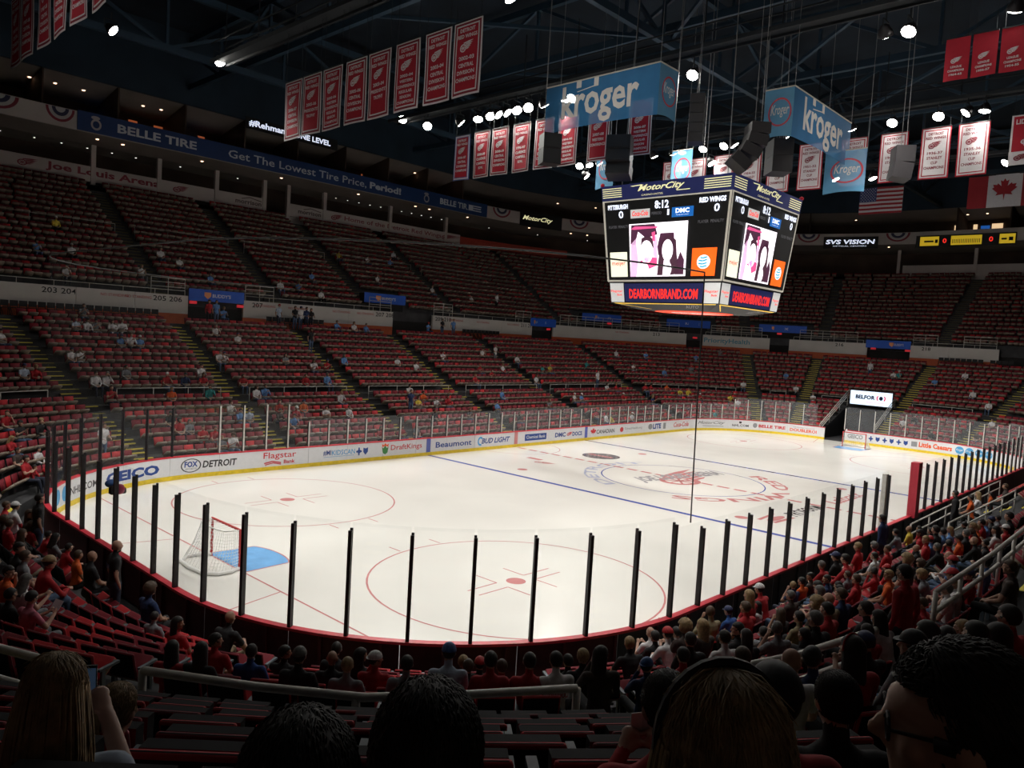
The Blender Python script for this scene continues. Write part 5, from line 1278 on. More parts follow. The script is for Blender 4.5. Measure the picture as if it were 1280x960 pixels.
# flags
def flag(x, y0, y1, z0, z1, label, kind):
    t = thing('flag', label, 'flag', (x, (y0+y1)/2, z0)); g = lambda o: (lambda u, v: Vector((x-o+.06*math.sin(9*u), y0+(y1-y0)*u, z0+(z1-z0)*v)))
    def pt(name, mt, rects, o, lab=None):
        m = MB()
        for r in rects: put_rect(m, *r, g(o), n=8)
        return ob(name, m, mt, t, lab)
    fr = paint('flag_red', (.30, .02, .03), .8); fw = paint('flag_white', (.55, .56, .60), .8); fb = paint('flag_blue', (.04, .06, .18), .8)
    if kind == 'us':
        pt('cloth', fw, [(0, 1, 0, 1)], 0); pt('stripes', fr, [(0, 1, i/13, (i+1)/13) for i in range(0, 13, 2)], .02, 'red stripes'); pt('canton', fb, [(0, .4, 6/13, 1)], .04, 'blue canton')
        m = MB()
        for i in range(9):
            for j in range(11):
                if (i+j) % 2 == 0: put_ell(m, .02+.36*(j+.5)/11, .48+.5*(i+.5)/9, .010, .018, g(.06), n=5)
        ob('stars', m, fw, t)
    else:
        pt('cloth', fr, [(0, 1, 0, 1)], 0); pt('white_band', fw, [(.27, .73, 0, 1)], .02); m = MB(); put_poly(m, [(.5+.34*px, .5+.62*py) for px, py in LEAF], g(.05)); ob('maple_leaf', m, fr, t, 'red maple leaf')
    m = MB(); m.bar((x, y0, z1), (x, y1, z1), .06); m.bar((x, y0, z1), (x, y0, 30.5), .02); m.bar((x, y1, z1), (x, y1, 30.5), .02); ob('hanging_bar', m, M_cat, t)
flag(45, 7.6, 3.4, 22.3, 25.0, 'striped flag with blue canton hanging over the far end', 'us')
flag(45, -2.4, -8.4, 22.2, 25.2, 'red and white flag with maple leaf at the right picture edge', 'ca')

# ------------------------------------------------------------------ lamps aimed at the ice
LAMPS = [(-22.5, 24.5, 23.2), (-16.6, 23.8, 23.1), (-2.5, 23.9, 23.1), (-2.5, 21.0, 22.2)] + [(-2.5, y, 21.95) for y in (17.6, 15.8, 14.7, 14.0, 13.2, 12.3, 11.3, 10.0, 8.2, 7.7)] + [(-12, 4.0, 23.5), (-2.5, 1.1, 21.9), (-2.5, -.4, 21.8), (-2.5, -9.9, 21.8), (-2.5, -10.9, 21.7), (-2.5, -14.8, 21.7)] \
    + [(12.6, y, 22.2) for y in (19.1, 18.1, 17.1, 11.8, 10.1, 9.3, 7.5, 5.8, 5.1, 1.4, -3.1, -5.6, -8.2, -9.7, -10.6)] + [(12.6, 18.4, 21.3), (12.6, 6.8, 21.1), (27, 3.3, 22.3), (27, .3, 22.1)] \
    + [(-16.6, y, 22.9) for y in (-8.5, -10.5, -12.5, -15)] + [(-28.5, y, 22.9) for y in (4.5, 1, -3, -8, -13)] + [(27, y, 22.3) for y in (-9, -12, 14, 11)] + [(-33.5, y, 22.9) for y in (4, 11)]  # last two are unseen lamps added to light the upper left banners
_h = MB(); _h.lathe([(.10, .35), (.16, .30), (.30, .05), (.34, -.14), (.30, -.14)], n=16); _y = MB(); _y.bar((-.36, 0, 0), (-.36, 0, .5), .04); _y.bar((.36, 0, 0), (.36, 0, .5), .04); _y.bar((-.36, 0, .5), (.36, 0, .5), .05); _y.bar((0, 0, .5), (0, 0, .9), .05)
_l = MB(); _l.lathe([(.30, -.15), (.20, -.20), (.0, -.22)], n=16)
LME = (_h.mesh('housing', M_dark, True), _y.mesh('yoke', M_cat), _l.mesh('lens', glow('lamp', (1.0, .97, .90), 40), True))
# each lamp is aimed where the ice is still dimmest
SPOT = math.radians(50)
_gx, _gy = np.meshgrid(np.linspace(-29.5, 29.5, 40), np.linspace(-12.5, 12.5, 18)); _E = np.zeros_like(_gx)
AIM = {}
def beam(lp, tg):
    l = np.array(lp); dv = np.stack([_gx-l[0], _gy-l[1], np.full_like(_gx, -l[2])], -1); r = np.linalg.norm(dv, axis=-1); ax = np.array([tg[0]-l[0], tg[1]-l[1], -l[2]]); ax /= np.linalg.norm(ax)
    c = (dv @ ax)/r; ch = math.cos(SPOT/2); return np.clip((c-ch)/(1-ch), 0, 1)*(l[2]/r)/r**2
for i in sorted(range(len(LAMPS)), key=lambda i: (i*17) % len(LAMPS)):
    lp = LAMPS[i]; best = None
    for tx in np.linspace(-25.5, 25.5, 14):
        for ty in np.linspace(-8, 8, 6):
            if abs(tx-lp[0]) > 21 or abs(ty-lp[1]) > 22: continue
            e = _E + beam(lp, (tx, ty)); sc = e.std() - .75*e.mean()
            if best is None or sc < best[0]: best = (sc, tx, ty, e)
    _E = best[3]; AIM[i] = best[1:3]
for i, (x, y, z) in enumerate(LAMPS):
    t = bpy.data.objects.new('arena_lamp', None); COL.objects.link(t); t.location = (x, y, z)
    row = {-2.5: 'on the centre catwalk', 12.6: 'on the white banner catwalk', 27: 'on the far goal catwalk', -16.6: 'on the red banner catwalk', -28.5: 'on the left goal catwalk', -33.5: 'outside the left goal catwalk'}.get(x, 'under the roof at the upper left')
    if x in (-22.5, -12): row = 'alone under the roof ' + ('in the upper left corner' if x == -22.5 else 'at the top of the picture')
    mates = sorted([l for l in LAMPS if abs(l[0]-x) < .01], key=lambda l: -l[1]); tag(t, 'bright arena lamp ' + row + ('' if len(mates) == 1 else ', %s from the far end' % NTH[mates.index((x, y, z))]), 'lamp', 'arena lamps ' + row)
    tx, ty = AIM[i]
    d = Vector((tx-x, ty-y, -z)).normalized(); q = d.to_track_quat('-Z', 'Y')
    for nm, me in zip(('housing', 'yoke', 'lens'), LME):
        c = bpy.data.objects.new(nm, me); c.parent = t; COL.objects.link(c)
        if nm != 'yoke': c.rotation_mode = 'QUATERNION'; c.rotation_quaternion = q
    ld = bpy.data.lights.new('arena_beam', 'SPOT'); ld.energy = LAMP_POWER; ld.spot_size = SPOT; ld.spot_blend = .9; ld.shadow_soft_size = .25; ld.color = (1.0, .965, .90)
    sd_ = bpy.data.lights.new('arena_stray', 'SPOT'); sd_.energy = LAMP_POWER*SPILL*(1.0 if x > -20 else (.5 if x < -30 else .2)); sd_.spot_size = math.radians(142); sd_.spot_blend = 1.0; sd_.shadow_soft_size = .3; sd_.color = (1.0, .965, .90)
    so = bpy.data.objects.new('arena_stray', sd_); so.parent = t; so.rotation_mode = 'QUATERNION'; so.rotation_quaternion = q; so.location = d*.36; COL.objects.link(so)
    lo = bpy.data.objects.new('arena_beam', ld); lo.parent = t; lo.rotation_mode = 'QUATERNION'; lo.rotation_quaternion = q; lo.location = d*.35; COL.objects.link(lo)

# ------------------------------------------------------------------ signs and lights of the suite level
def ribbon(label, s0, s1, z0, z1, d, base, texts, cat='sign', name='sign_board', th=.08):
    t = thing(name, label, cat, pos((s0+s1)/2, d, z0)); m = MB(); sweep(m, bx(d-th, d, z0, z1), s0, s1, step=.25); ob('board', m, base, t)
    for (tx, a, b, u, v, mt, bold, sh) in texts: m = MB(); put_text(m, tx, along(d-th-.012), a, b, u, v, bold, sh); ob('lettering', m, mt, t)
    return t
PALE = paint('letter_pale', (.50, .53, .56)); BT = paint('belle_blue', (.008, .035, .13))
t = ribbon('long dark blue tyre shop ribbon with pale lettering along the far suites', 3.45, 44.6, 21.22, 22.68, 29.95, BT, [('BELLE TIRE', 6.3, 12.6, 21.62, 22.28, PALE, .03, 0), ('Get The Lowest Tire Price,', 15.4, 30.0, 21.5, 22.3, PALE, .01, 0), ('Period!', 30.4, 34.4, 21.62, 22.3, PALE, .04, 0), ('BELLE TIRE', 39.85, 44.4, 21.62, 22.25, PALE, .03, 0)])
for s in (4.75, 37.9): m = MB(); q = along(29.85); put_ring(m, s, 21.85, .38, .42, .14, q); put_ell(m, s-.05, 22.35, .32, .14, q, n=12); ob('emblem', m, paint('emblem_pale', (.40, .36, .36)), t, 'pale round emblem')
REDP = paint('letter_maroon', (.20, .02, .035)); 
for (txt, a, b, u, v) in (('Joe Louis Arena', 2.2, 10.9, 18.25, 18.98), ('Home of the Detroit Red Wings', 29.6, 42.9, 18.3, 18.9)):
    m = MB(); put_text(m, txt, along(32.88), a, b, u, v, .03); ob('lettering', m, REDP, press, 'maroon lettering on the cream parapet')
for s in (.9, 12.6, 28.6, 43.6): m = MB(); put_wing(m, s, 18.6, .8, .55, along(32.88)); ob('emblem', m, REDP, press, 'faded red winged wheel')
for s in (17.7, 24.2): m = MB(); put_text(m, 'morrison', along(32.88), s, s+2.6, 18.35, 18.75, .03); put_line(m, [(s+.6, 18.8), (s+1.4, 19.0), (s+2.6, 18.8)], .08, along(32.88)); ob('lettering', m, paint('letter_dark', (.10, .07, .07)), press, 'dark lettering under a red arc')
WHITEG = glow('led_white', (.75, .82, 1.0), .9)
ribbon('black lit sign with white lettering behind the left red banners', 16.9, 21.4, 24.5, 25.5, 29.95, M_black, [('#Rehmann', 17.2, 21.2, 24.72, 25.3, WHITEG, .03, 0)])
ribbon('black lit sign half hidden behind the red banners', 21.5, 26.4, 24.5, 25.5, 29.95, M_black, [('ONE LEVEL', 21.7, 25.6, 24.75, 25.25, WHITEG, .03, 0)])
ribbon('black casino sign with pale script at the far left corner of the suites', 45.7, 47.05, 21.0, 22.8, 29.9, M_black, [('MotorCity', 45.78, 46.75, 21.6, 22.3, G_cream, .01, .4)])
ribbon('black lit vision sign with white letters at the far end', 54.6, 55.98, 20.75, 22.2, 29.9, M_black, [('SVS VISION', 54.66, 55.9, 21.3, 21.85, WHITEG, .03, .1), ('OPTICAL CENTERS', 54.85, 55.7, 21.0, 21.12, WHITEG, 0, 0)])
t = ribbon('black scoring strip with yellow panels at the far end', 56.9, 65.6, 20.75, 22.1, 29.9, M_black, [])
YEL = glow('panel_yellow', (.62, .42, .02), .55)
for a, b in ((57.0, 57.95), (59.2, 62.3), (64.0, 65.5)): m = MB(); put_rect(m, a, b, 20.9, 21.95, along(29.79)); ob('panel', m, YEL, t, 'lit yellow panel')
m = MB(); put_text(m, '0', along(29.78), 58.35, 58.75, 21.15, 21.7, .02); put_text(m, '0', along(29.78), 63.0, 63.4, 21.15, 21.7, .02); ob('digits', m, G_red, t, 'red score digits')
m = MB()
for i in range(16): put_rect(m, 59.35+i*.18, 59.42+i*.18, 21.1, 21.55, along(29.78))
put_rect(m, 57.1, 57.4, 21.3, 21.5, along(29.78)); put_rect(m, 57.55, 57.85, 21.2, 21.6, along(29.78)); put_rect(m, 64.2, 64.7, 21.3, 21.5, along(29.78)); put_rect(m, 64.9, 65.3, 21.2, 21.6, along(29.78)); ob('marks', m, M_black, t)
# bunting
for i, s in enumerate((158.7, 2.3, 45.1, 47.6, 49.3, 54.2, 56.45, 152)):
    f = 1.0 if pn(s)[4] == 0 else .30; t = thing('bunting', 'half round striped bunting on the cream suite fascia, %s along from the left' % (ordn[i]), 'bunting', pos(s, 29.95, 21.3))
    for k, (r, mt) in enumerate(((.98, REDP), (.8, paint('bunting_white', (.4, .4, .4))), (.58, paint('bunting_navy', (.02, .025, .07))), (.34, paint('bunting_white', (.4, .4, .4))))):
        m = MB(); q = along(29.97-.012*k); put_poly(m, [(s+r*f*math.cos(a), 22.55+r*1.05*math.sin(a)) for a in np.linspace(-PI, 0, 14)], q); ob('stripe', m, mt, t)
# small lights
_d = MB(); _d.lathe([(.10, 0), (.12, -.04), (.0, -.05)], n=10)
DL = {'w': _d.mesh('lens', glow('down_white', (.95, .92, .85), 1.6), True), 'o': _d.mesh('lens', glow('down_warm', (1.0, .62, .40), 4), True), 'r': _d.mesh('lens', glow('down_red', (1.0, .12, .04), 2.5), True)}
_r = MB(); _r.lathe([(.20, .03), (.20, 0), (.16, 0)], n=10); DR_ME = _r.mesh('rim', M_fascia)
DN = {}
def down(s, d, z, k, grp):
    DN[grp] = DN.get(grp, -1)+1
    t = bpy.data.objects.new('downlight', None); t.location = pos(s, d, z); COL.objects.link(t); tag(t, 'small ceiling light ' + grp + ', %s from the left' % NTH[DN[grp]], 'light', 'ceiling lights ' + grp)
    for nm, me in (('lens', DL[k]), ('rim', DR_ME)): c = bpy.data.objects.new(nm, me); c.parent = t; c.scale = ((.6,)*3 if k == 'w' else (1,)*3); COL.objects.link(c)
for s in (5.3, 7.2, 13.7, 21.3, 30.0, 37.5, 39.5, 44.2, 46.2, 47.5, 48.0, 55.1, 56.2, 58.9, 62.5): down(s, 31.2, 21.07, 'o', 'under the grey soffit')
for s in list(np.arange(-2, 15, 1.9)) + [18.6] + list(np.arange(28, 50, 1.45)): down(float(s), 34.4, 20.83, 'w', 'of the press level')
for s in (.2, .9, 1.8, 2.6, 4.6, 5.1, 8.4, 9.2, 9.9, 10.6, 11.4, 13.4, 14.5, 20.4, 21.0, 36.4, 37.3, 38.0, 38.8, 47.2, 48.3): down(s, 32.2+((s*7) % 2), 24.86, 'o', 'in the far suites')
for s in (53.9, 54.7, 55.3, 56.2, 57.5, 58.6, 60.0, 62.0, 63.4, 64.6): down(s, 32.6+((s*5) % 2), 24.75, 'o', 'in the far end suites')
def wallpanel(name, s0, s1, z0, z1, d, mt, lab, cat):
    t = thing(name, lab, cat, pos((s0+s1)/2, d, z0)); m = MB(); sweep(m, bx(d-.1, d, z0, z1), s0, s1); ob('panel', m, mt, t); m = MB(); sweep(m, bx(d-.13, d-.02, z0-.06, z0), s0-.05, s1+.05); sweep(m, bx(d-.13, d-.02, z1, z1+.06), s0-.05, s1+.05); ob('frame', m, M_black, t)
WARM = glow('warm', (.55, .14, .05), .35); SCRB = glow('tv_blue', (.02, .12, .45), .6); WARMW = glow('warm_white', (.9, .62, .35), .9)
for i, (a, b, c) in enumerate(((8.9, 9.6, 0), (11.0, 12.2, 0), (14.9, 15.5, 0), (32.8, 33.3, 0), (34.5, 35.0, 0), (38.8, 41.0, 1))): wallpanel('wall_lamp', a, b, 22.9, 24.0, 34.9, WARM, 'dim orange lit panel in a far suite, %s from the left' % ordn[i], 'lamp')
for i, (a, b) in enumerate(((14.2, 14.8), (33.5, 34.1), (5.9, 6.4))): wallpanel('television', a, b, 22.9, 23.8, 34.8, SCRB, 'small blue lit television in a far suite, %s' % ('right of the warm panels', 'between two orange panels', 'near the left corner')[i], 'television')
for i, (a, b) in enumerate(((58.2, 59.2), (60.2, 60.6), (62.1, 63.2))): wallpanel('lit_window', a, b, 22.8, 23.9, 34.9, WARMW, 'warm lit window in the far end suites, %s from the left' % ordn[i], 'window')
wallpanel('television', 61.0, 61.9, 22.8, 23.7, 34.8, SCRB, 'blue lit television in the far end suites', 'television')

# portal sign over the far tunnel
c0, c1 = pos(57.6, 6.9).y, pos(61.35, 6.9).y
t = thing('tunnel_sign', 'white lit sign over the dark tunnel at the far end', 'sign', (37.3, (c0+c1)/2, 3.0))
m = MB(); m.box((37.38, (c0+c1)/2, 3.68), (.22, abs(c1-c0)+.1, 1.45)); ob('case', m, M_black, t)
q = lambda u, v: Vector((37.25, c0+(c1-c0)*u, 3.02+1.3*v)); q2 = lambda u, v: Vector((37.23, c0+(c1-c0)*u, 3.02+1.3*v))
m = MB(); put_rect(m, 0, 1, 0, 1, q); ob('lit_panel', m, glow('sign_white', (.68, .82, 1.0), 1.15), t)
m = MB(); put_text(m, 'BELFOR', q2, .13, .60, .42, .72, .05); put_ell(m, .74, .56, .045, .15, q2); ob('lettering', m, glow('sign_ink', (.01, .015, .05), .2), t)
m = MB(); put_ring(m, .74, .56, .11, .27, .03, q2, a0=-.75, a1=.75, n=8); put_ring(m, .74, .56, .11, .27, .03, q2, a0=PI-.75, a1=PI+.75, n=8); put_text(m, 'PROPERTY RESTORATION', q2, .40, .82, .16, .26, .0); ob('emblem', m, glow('sign_red', (.75, .02, .08), .6), t, 'red brackets beside a dark dot')

# netting cord and sagging cable behind the left goal
t = thing('safety_net', 'thin safety net hung behind the left end glass with a dark edge cord', 'net', pos(123.4, .1, 3.4))
m = MB(); m.tube([pos(123.4, .1, 3.3), pos(123.6, .1, 9.3)], .018, 5); ob('edge_cord', m, M_cord, t)
S = s_samples(123.6, S_ALL+4.5, .9); m = MB(); m.tube([pos(s, .1, 9.3) for s in S], .02, 5); ob('top_cord', m, M_cord, t)
def net_mat():
    m = bpy.data.materials.new('net_mesh'); m.use_nodes = True; nt = m.node_tree; nt.nodes.clear(); out = nt.nodes.new('ShaderNodeOutputMaterial')
    tr = nt.nodes.new('ShaderNodeBsdfTransparent'); df = nt.nodes.new('ShaderNodeBsdfDiffuse'); df.inputs[0].default_value = (.25, .25, .25, 1); mx = nt.nodes.new('ShaderNodeMixShader')
    no = nt.nodes.new('ShaderNodeTexNoise'); no.inputs['Scale'].default_value = .6; mp = nt.nodes.new('ShaderNodeMapRange'); mp.inputs['To Min'].default_value = .004; mp.inputs['To Max'].default_value = .014
    nt.links.new(no.outputs['Fac'], mp.inputs['Value']); nt.links.new(mp.outputs['Result'], mx.inputs[0]); nt.links.new(tr.outputs[0], mx.inputs[1]); nt.links.new(df.outputs[0], mx.inputs[2]); nt.links.new(mx.outputs[0], out.inputs[0]); return m
m = MB(); sweep(m, [(.10, 3.45), (.10, 9.3), (.105, 9.3), (.105, 3.45)], 123.6, S_ALL+4.5); ob('netting', m, net_mat(), t)

# ------------------------------------------------------------------ people
SKIN, SHIRT, PANTS, SHOE, SLEEVE = 0, 1, 2, 3, 4
def cone(mb, a, b, ra, rb, n=10, flat=1.0, axis=None):
    """closed tapered limb with rounded ends"""
    a, b = Vector(a), Vector(b); d = (b-a).normalized(); up = Vector(axis) if axis else (Vector((1, 0, 0)) if abs(d.x) < .9 else Vector((0, 1, 0)))
    x = (up - d*up.dot(d)).normalized(); y = d.cross(x); rings = []
    for t, c, r in ((-.9, a, ra*.42), (-.5, a, ra*.86), (0, a, ra), (0, b, rb), (.5, b, rb*.86), (.9, b, rb*.42)):
        o = c + d*(t*(ra if c is a else rb)); rings.append([o + (x*math.cos(2*PI*k/n) + y*math.sin(2*PI*k/n)*flat)*r for k in range(n)])
    vs = [v for R in rings for v in R]; fs = []
    for i in range(5):
        for k in range(n): p, q = i*n+k, i*n+(k+1) % n; fs.append((p, q, q+n, p+n))
    fs.append(tuple(range(n-1, -1, -1))); fs.append(tuple(5*n+k for k in range(n))); mb.add(vs, fs)
def hand(mb, prims, wrist, d, side, curl, sz=1.0):
    """palm, four bent fingers of unequal length and a thumb; d = pointing direction"""
    w = Vector(wrist); d = Vector(d).normalized(); lat = d.cross(Vector((0, 0, 1)));
    lat = lat.normalized()*side if lat.length > .2 else Vector((side, 0, 0)); nrm = lat.cross(d)*(-side)
    nrm = nrm if nrm.z < 0 else -nrm
    pe = w + d*.085*sz; cone(mb, w, pe, .030*sz, .036*sz, 8, .55, lat); prims.append((w, pe, .036, SKIN))
    for i, L in enumerate((.068, .078, .072, .055)):
        b = pe + lat*((1.5-i)*.019*sz); k = b + (d*math.cos(curl) + nrm*math.sin(curl))*L*.5*sz; e = k + (d*math.cos(curl*2.2) + nrm*math.sin(curl*2.2))*L*.5*sz
        cone(mb, b, k, .0105*sz, .0095*sz, 6); cone(mb, k, e, .0095*sz, .008*sz, 6); prims.append((b, e, .012, SKIN))
    tb = w + d*.025*sz + lat*.028*sz; tk = tb + (d*.7+lat*.6+nrm*.2).normalized()*.04*sz; te = tk + (d*.9+lat*.1+nrm*.5).normalized()*.032*sz
    cone(mb, tb, tk, .014*sz, .011*sz, 6); cone(mb, tk, te, .011*sz, .009*sz, 6); prims.append((tb, te, .014, SKIN))
def pose_joints(k):
    """joint table of one pose; +Y is forward, z=0 the tread, the hips above the origin"""
    J = {}
    sit = k not in (5, 9)
    hz = .50 if sit else .93
    lean = {0: .02, 1: .30, 2: -.10, 3: .0, 4: .04, 5: .0, 6: .10, 7: .0, 8: .05, 9: .05}[k]
    J['hip'] = Vector((0, 0, hz)); up = Vector((0, math.sin(lean), math.cos(lean)))
    J['waist'] = J['hip'] + up*.20; J['chest'] = J['hip'] + up*.40; J['neck0'] = J['hip'] + up*.54 + Vector((0, -.01, 0))
    J['neck1'] = J['neck0'] + Vector((0, .02+.3*max(0, lean)*.1, .075)); J['head'] = J['neck1'] + Vector((0, .025, .105))
    yaw = {0: .1, 1: 0, 2: -.15, 3: -1.0, 4: .05, 5: 0, 6: .15, 7: .7, 8: 0, 9: .5}[k]; pit = {1: -.15, 4: -.3, 6: -.35, 5: -.05}.get(k, -.05)
    J['rot'] = Matrix.Rotation(yaw, 3, 'Z') @ Matrix.Rotation(pit, 3, 'X')
    side = {}
    for s in (-1, 1):
        sh = J['hip'] + up*.475 + Vector((s*.185, -.01, 0)); hp = J['hip'] + Vector((s*.095, .02, -.02))
        if sit:
            kn = Vector((s*(.15 if k != 2 else .19), .46, .52)); an = Vector((s*.13, .47 if k != 2 else .55, .09)); tip = Vector((s*.15, .62, .035))
        else:
            kn = Vector((s*.105, .02, .50)); an = Vector((s*.11, -.02, .09)); tip = Vector((s*.13, .14, .035))
        el, wr, hd, cu = sh + Vector((s*.07, .10, -.27)), Vector((s*.09, .30, .60)), Vector((-s*.6, .8, -.1)), .5
        if k == 1: el = Vector((s*.23, .36, .63)); wr = Vector((s*.06, .50, .68)); hd = Vector((-s*.7, .6, .1)); cu = .7
        if k == 2: el = sh + Vector((s*.08, .12, -.24)); wr = Vector((-s*.06, .24, .82+.03*s)); hd = Vector((-s*.95, .1, .1)); cu = .4
        if k == 3 and s == -1: el = sh + Vector((-.03, .22, -.20)); wr = J['head'] + Vector((-.08, .12, -.14)); hd = Vector((.2, -.1, 1)); cu = .9
        if k in (4, 6): el = sh + Vector((s*.05, .16, -.24)); wr = Vector((s*.085, .43, .96 if k == 4 else .86)); hd = Vector((-s*.35, .55, .6)); cu = .75
        if k == 8: el = sh + Vector((s*.06, .15, -.22)); wr = Vector((s*.05, .36, .93)); hd = Vector((-s*.1, .6, .8)); cu = .15
        if k == 5: el = sh + Vector((s*.07, -.03, -.29)); wr = el + Vector((s*.01, .08, -.25)); hd = Vector((0, .2, -1)); cu = .35
        if k == 9: el = sh + Vector((s*.07, .04, -.28)); wr = el + Vector((-s*.05, .22, -.05)); hd = Vector((-s*.5, .8, 0)); cu = .6
        side[s] = (sh, el, wr, hd, cu, hp, kn, an, tip)
    J['side'] = side; return J
def head_local(mb):
    """skull, jaw, nose, brow, ears, lips in the head's own frame (+Y the face)"""
    mb.ball((0, -.012, .022), (.076, .096, .095), 16, 11); mb.ball((0, .022, -.045), (.058, .068, .075), 14, 9)
    cone(mb, (0, .088, .012), (0, .106, -.022), .011, .017, 8); mb.ball((0, .076, .028), (.056, .022, .016), 10, 6)
    mb.ball((0, .082, -.062), (.026, .014, .012), 8, 6); mb.ball((0, .074, -.102), (.026, .02, .02), 8, 6)
    for s in (-1, 1):
        mb.ball((s*.080, -.004, -.008), (.012, .024, .034), 8, 6); mb.ball((s*.042, .066, -.022), (.022, .02, .022), 8, 6)
def make_body(k, voxel, arms_bare):
    J = pose_joints(k); mb = MB(); prims = []
    def limb(a, b, ra, rb, lab, flat=1, axis=None): cone(mb, a, b, ra, rb, 12, flat, axis); prims.append((Vector(a), Vector(b), max(ra, rb), lab))
    limb(J['hip'], J['waist'], .165, .145, PANTS if False else SHIRT, .72, (1, 0, 0)); limb(J['waist'], J['chest'], .150, .178, SHIRT, .68, (1, 0, 0))
    limb(J['chest'], J['neck0']-Vector((0, 0, .03)), .168, .085, SHIRT, .62, (1, 0, 0)); limb(J['neck0']-Vector((0, 0, .02)), J['neck1']+Vector((0, .008, .03)), .057, .052, SKIN)
    sit = k not in (5, 9)
    mb.ball(tuple(J['hip']-Vector((0, .01, .03))), (.175, .14, .12 if sit else .13), 14, 9); prims.append((J['hip']-Vector((.08, 0, .06)), J['hip']+Vector((.08, 0, -.06)), .13, PANTS))
    for s in (-1, 1):
        sh, el, wr, hd, cu, hp, kn, an, tip = J['side'][s]
        limb(J['chest']+Vector((s*.06, 0, .05)), sh, .075, .068, SHIRT)
        midp = sh.lerp(el, .55); limb(sh, midp, .066, .058, SHIRT); limb(midp, el, .055, .045, SLEEVE); limb(el, wr, .044, .030, SLEEVE)
        hand(mb, prims, wr, hd, -s, cu)
        limb(hp, kn, .092, .064, PANTS); limb(kn, an, .062, .042, PANTS); limb(an-Vector((0, .04, .03)), tip, .042, .036, SHOE, .8)
    h = MB(); head_local(h); R = J['rot']; mb.add([R @ Vector(v) + J['head'] for v in h.v], h.f); prims.append((J['head']-Vector((0, 0, .05)), J['head']+Vector((0, 0, .05)), .10, SKIN))
    me = mb.mesh('raw', [M_black]); o = bpy.data.objects.new('raw', me); COL.objects.link(o)
    md = o.modifiers.new('r', 'REMESH'); md.mode = 'VOXEL'; md.voxel_size = voxel
    sm = o.modifiers.new('s', 'SMOOTH'); sm.iterations = 3 if voxel < .02 else 1; sm.factor = .5
    if voxel < .02: dc = o.modifiers.new('d', 'DECIMATE'); dc.ratio = .40
    dg = bpy.context.evaluated_depsgraph_get(); out = bpy.data.meshes.new_from_object(o.evaluated_get(dg)); out.name = 'body'
    bpy.data.objects.remove(o); bpy.data.meshes.remove(me)
    n = len(out.polygons); C = np.empty(n*3); out.polygons.foreach_get('center', C); C = C.reshape(-1, 3); best = np.full(n, 1e9); lab = np.zeros(n, int)
    for a, b, r, l in prims:
        a, b = np.array(a), np.array(b); ab = b-a; t = np.clip(((C-a) @ ab)/max(1e-9, ab @ ab), 0, 1); dd = np.linalg.norm(C-(a+t[:, None]*ab), axis=1)-r
        q = dd < best; best[q] = dd[q]; lab[q] = l
    for m in range(5): out.materials.append(M_black)
    out.polygons.foreach_set('material_index', lab); out.polygons.foreach_set('use_smooth', [True]*n); out.update()
    HM = Matrix.Translation(J['head']) @ R.to_4x4(); return out, HM
# hair, hats, glasses in the head frame
def shell(cut, sx=1.0, grow=.012, drop=None, noise=0):
    mb = MB(); nu, nv = 24, 16; c = Vector((0, -.012, .022)); r = Vector((.076+grow, .096+grow, .095+grow)); vs = {}
    rnd = random.Random(5)
    def P(i, j):
        a = 2*PI*i/nu; t = PI/2 - PI*.86*j/nv; v = Vector((r.x*math.cos(t)*math.cos(a), r.y*math.cos(t)*math.sin(a), r.z*math.sin(t)))
        if drop and t < .25:
            f = (.25-t)/(.25+PI*.36); v = Vector((r.x*math.cos(a)*(1.0+.14*f), r.y*math.sin(a)*(1.0+.05*f), r.z*.25-f*drop))
        return c + v*(1+noise*(rnd.random()-.5))
    pts = [[P(i, j) for i in range(nu)] for j in range(nv+1)]
    keep = lambda p: cut(p)
    idx = {}
    for j in range(nv):
        for i in range(nu):
            q = [pts[j][i], pts[j][(i+1) % nu], pts[j+1][(i+1) % nu], pts[j+1][i]]; m = sum(q, Vector())/4
            if keep(m): mb.add(q, [(0, 3, 2, 1)])
    bm = bmesh.new(); me = mb.mesh('hair', [M_black]); bm.from_mesh(me); bmesh.ops.remove_doubles(bm, verts=bm.verts, dist=.0015)
    bmesh.ops.solidify(bm, geom=bm.faces[:], thickness=.010); bm.to_mesh(me); bm.free(); 
    for p in me.polygons: p.use_smooth = True
    return me
face_cut = lambda p: not (p.y > .028 and p.z < .062) and p.z > (-.055 if p.y < -.03 else -.02) and not (abs(p.x) > .07 and p.y > -.02 and p.z < .0)
HAIR = {'s': shell(face_cut), 'u': shell(lambda p: not (p.y > .035 and p.z < .06) and p.z > -.09, grow=.034, noise=.13),
        'l': shell(lambda p: not (p.y > .03 and p.z < .062) and not (p.y > .01 and p.z < -.12), grow=.017, drop=.34), 'n': shell(lambda p: p.z > .03, grow=.020)}
def tail():
    m = MB(); m.tube([(0, -.10, .05), (0, -.15, .04), (0, -.165, -.05), (0, -.15, -.18), (0, -.13, -.30)], [.02, .032, .036, .030, .008], 10); return m.mesh('ponytail', [M_black], True)
def brim(back):
    me = shell(lambda p: p.z > .035, grow=.018); bm = bmesh.new(); bm.from_mesh(me); s = -1 if back else 1
    m = MB(); a = [(.075*math.cos(t), s*(.06+.085*math.sin(t)), .045-.012*math.sin(t)) for t in np.linspace(0, PI, 10)]; b = [(x, y, z-.010) for x, y, z in a]
    m.add(a+b, [tuple(range(10)), tuple(range(19, 9, -1))] + [(i, i+10, i+11, i+1) for i in range(9)] + [(9, 19, 10, 0)]); m2 = m.mesh('b', [M_black]); bm.from_mesh(m2); bm.to_mesh(me); bm.free(); me.name = 'cap'; return me
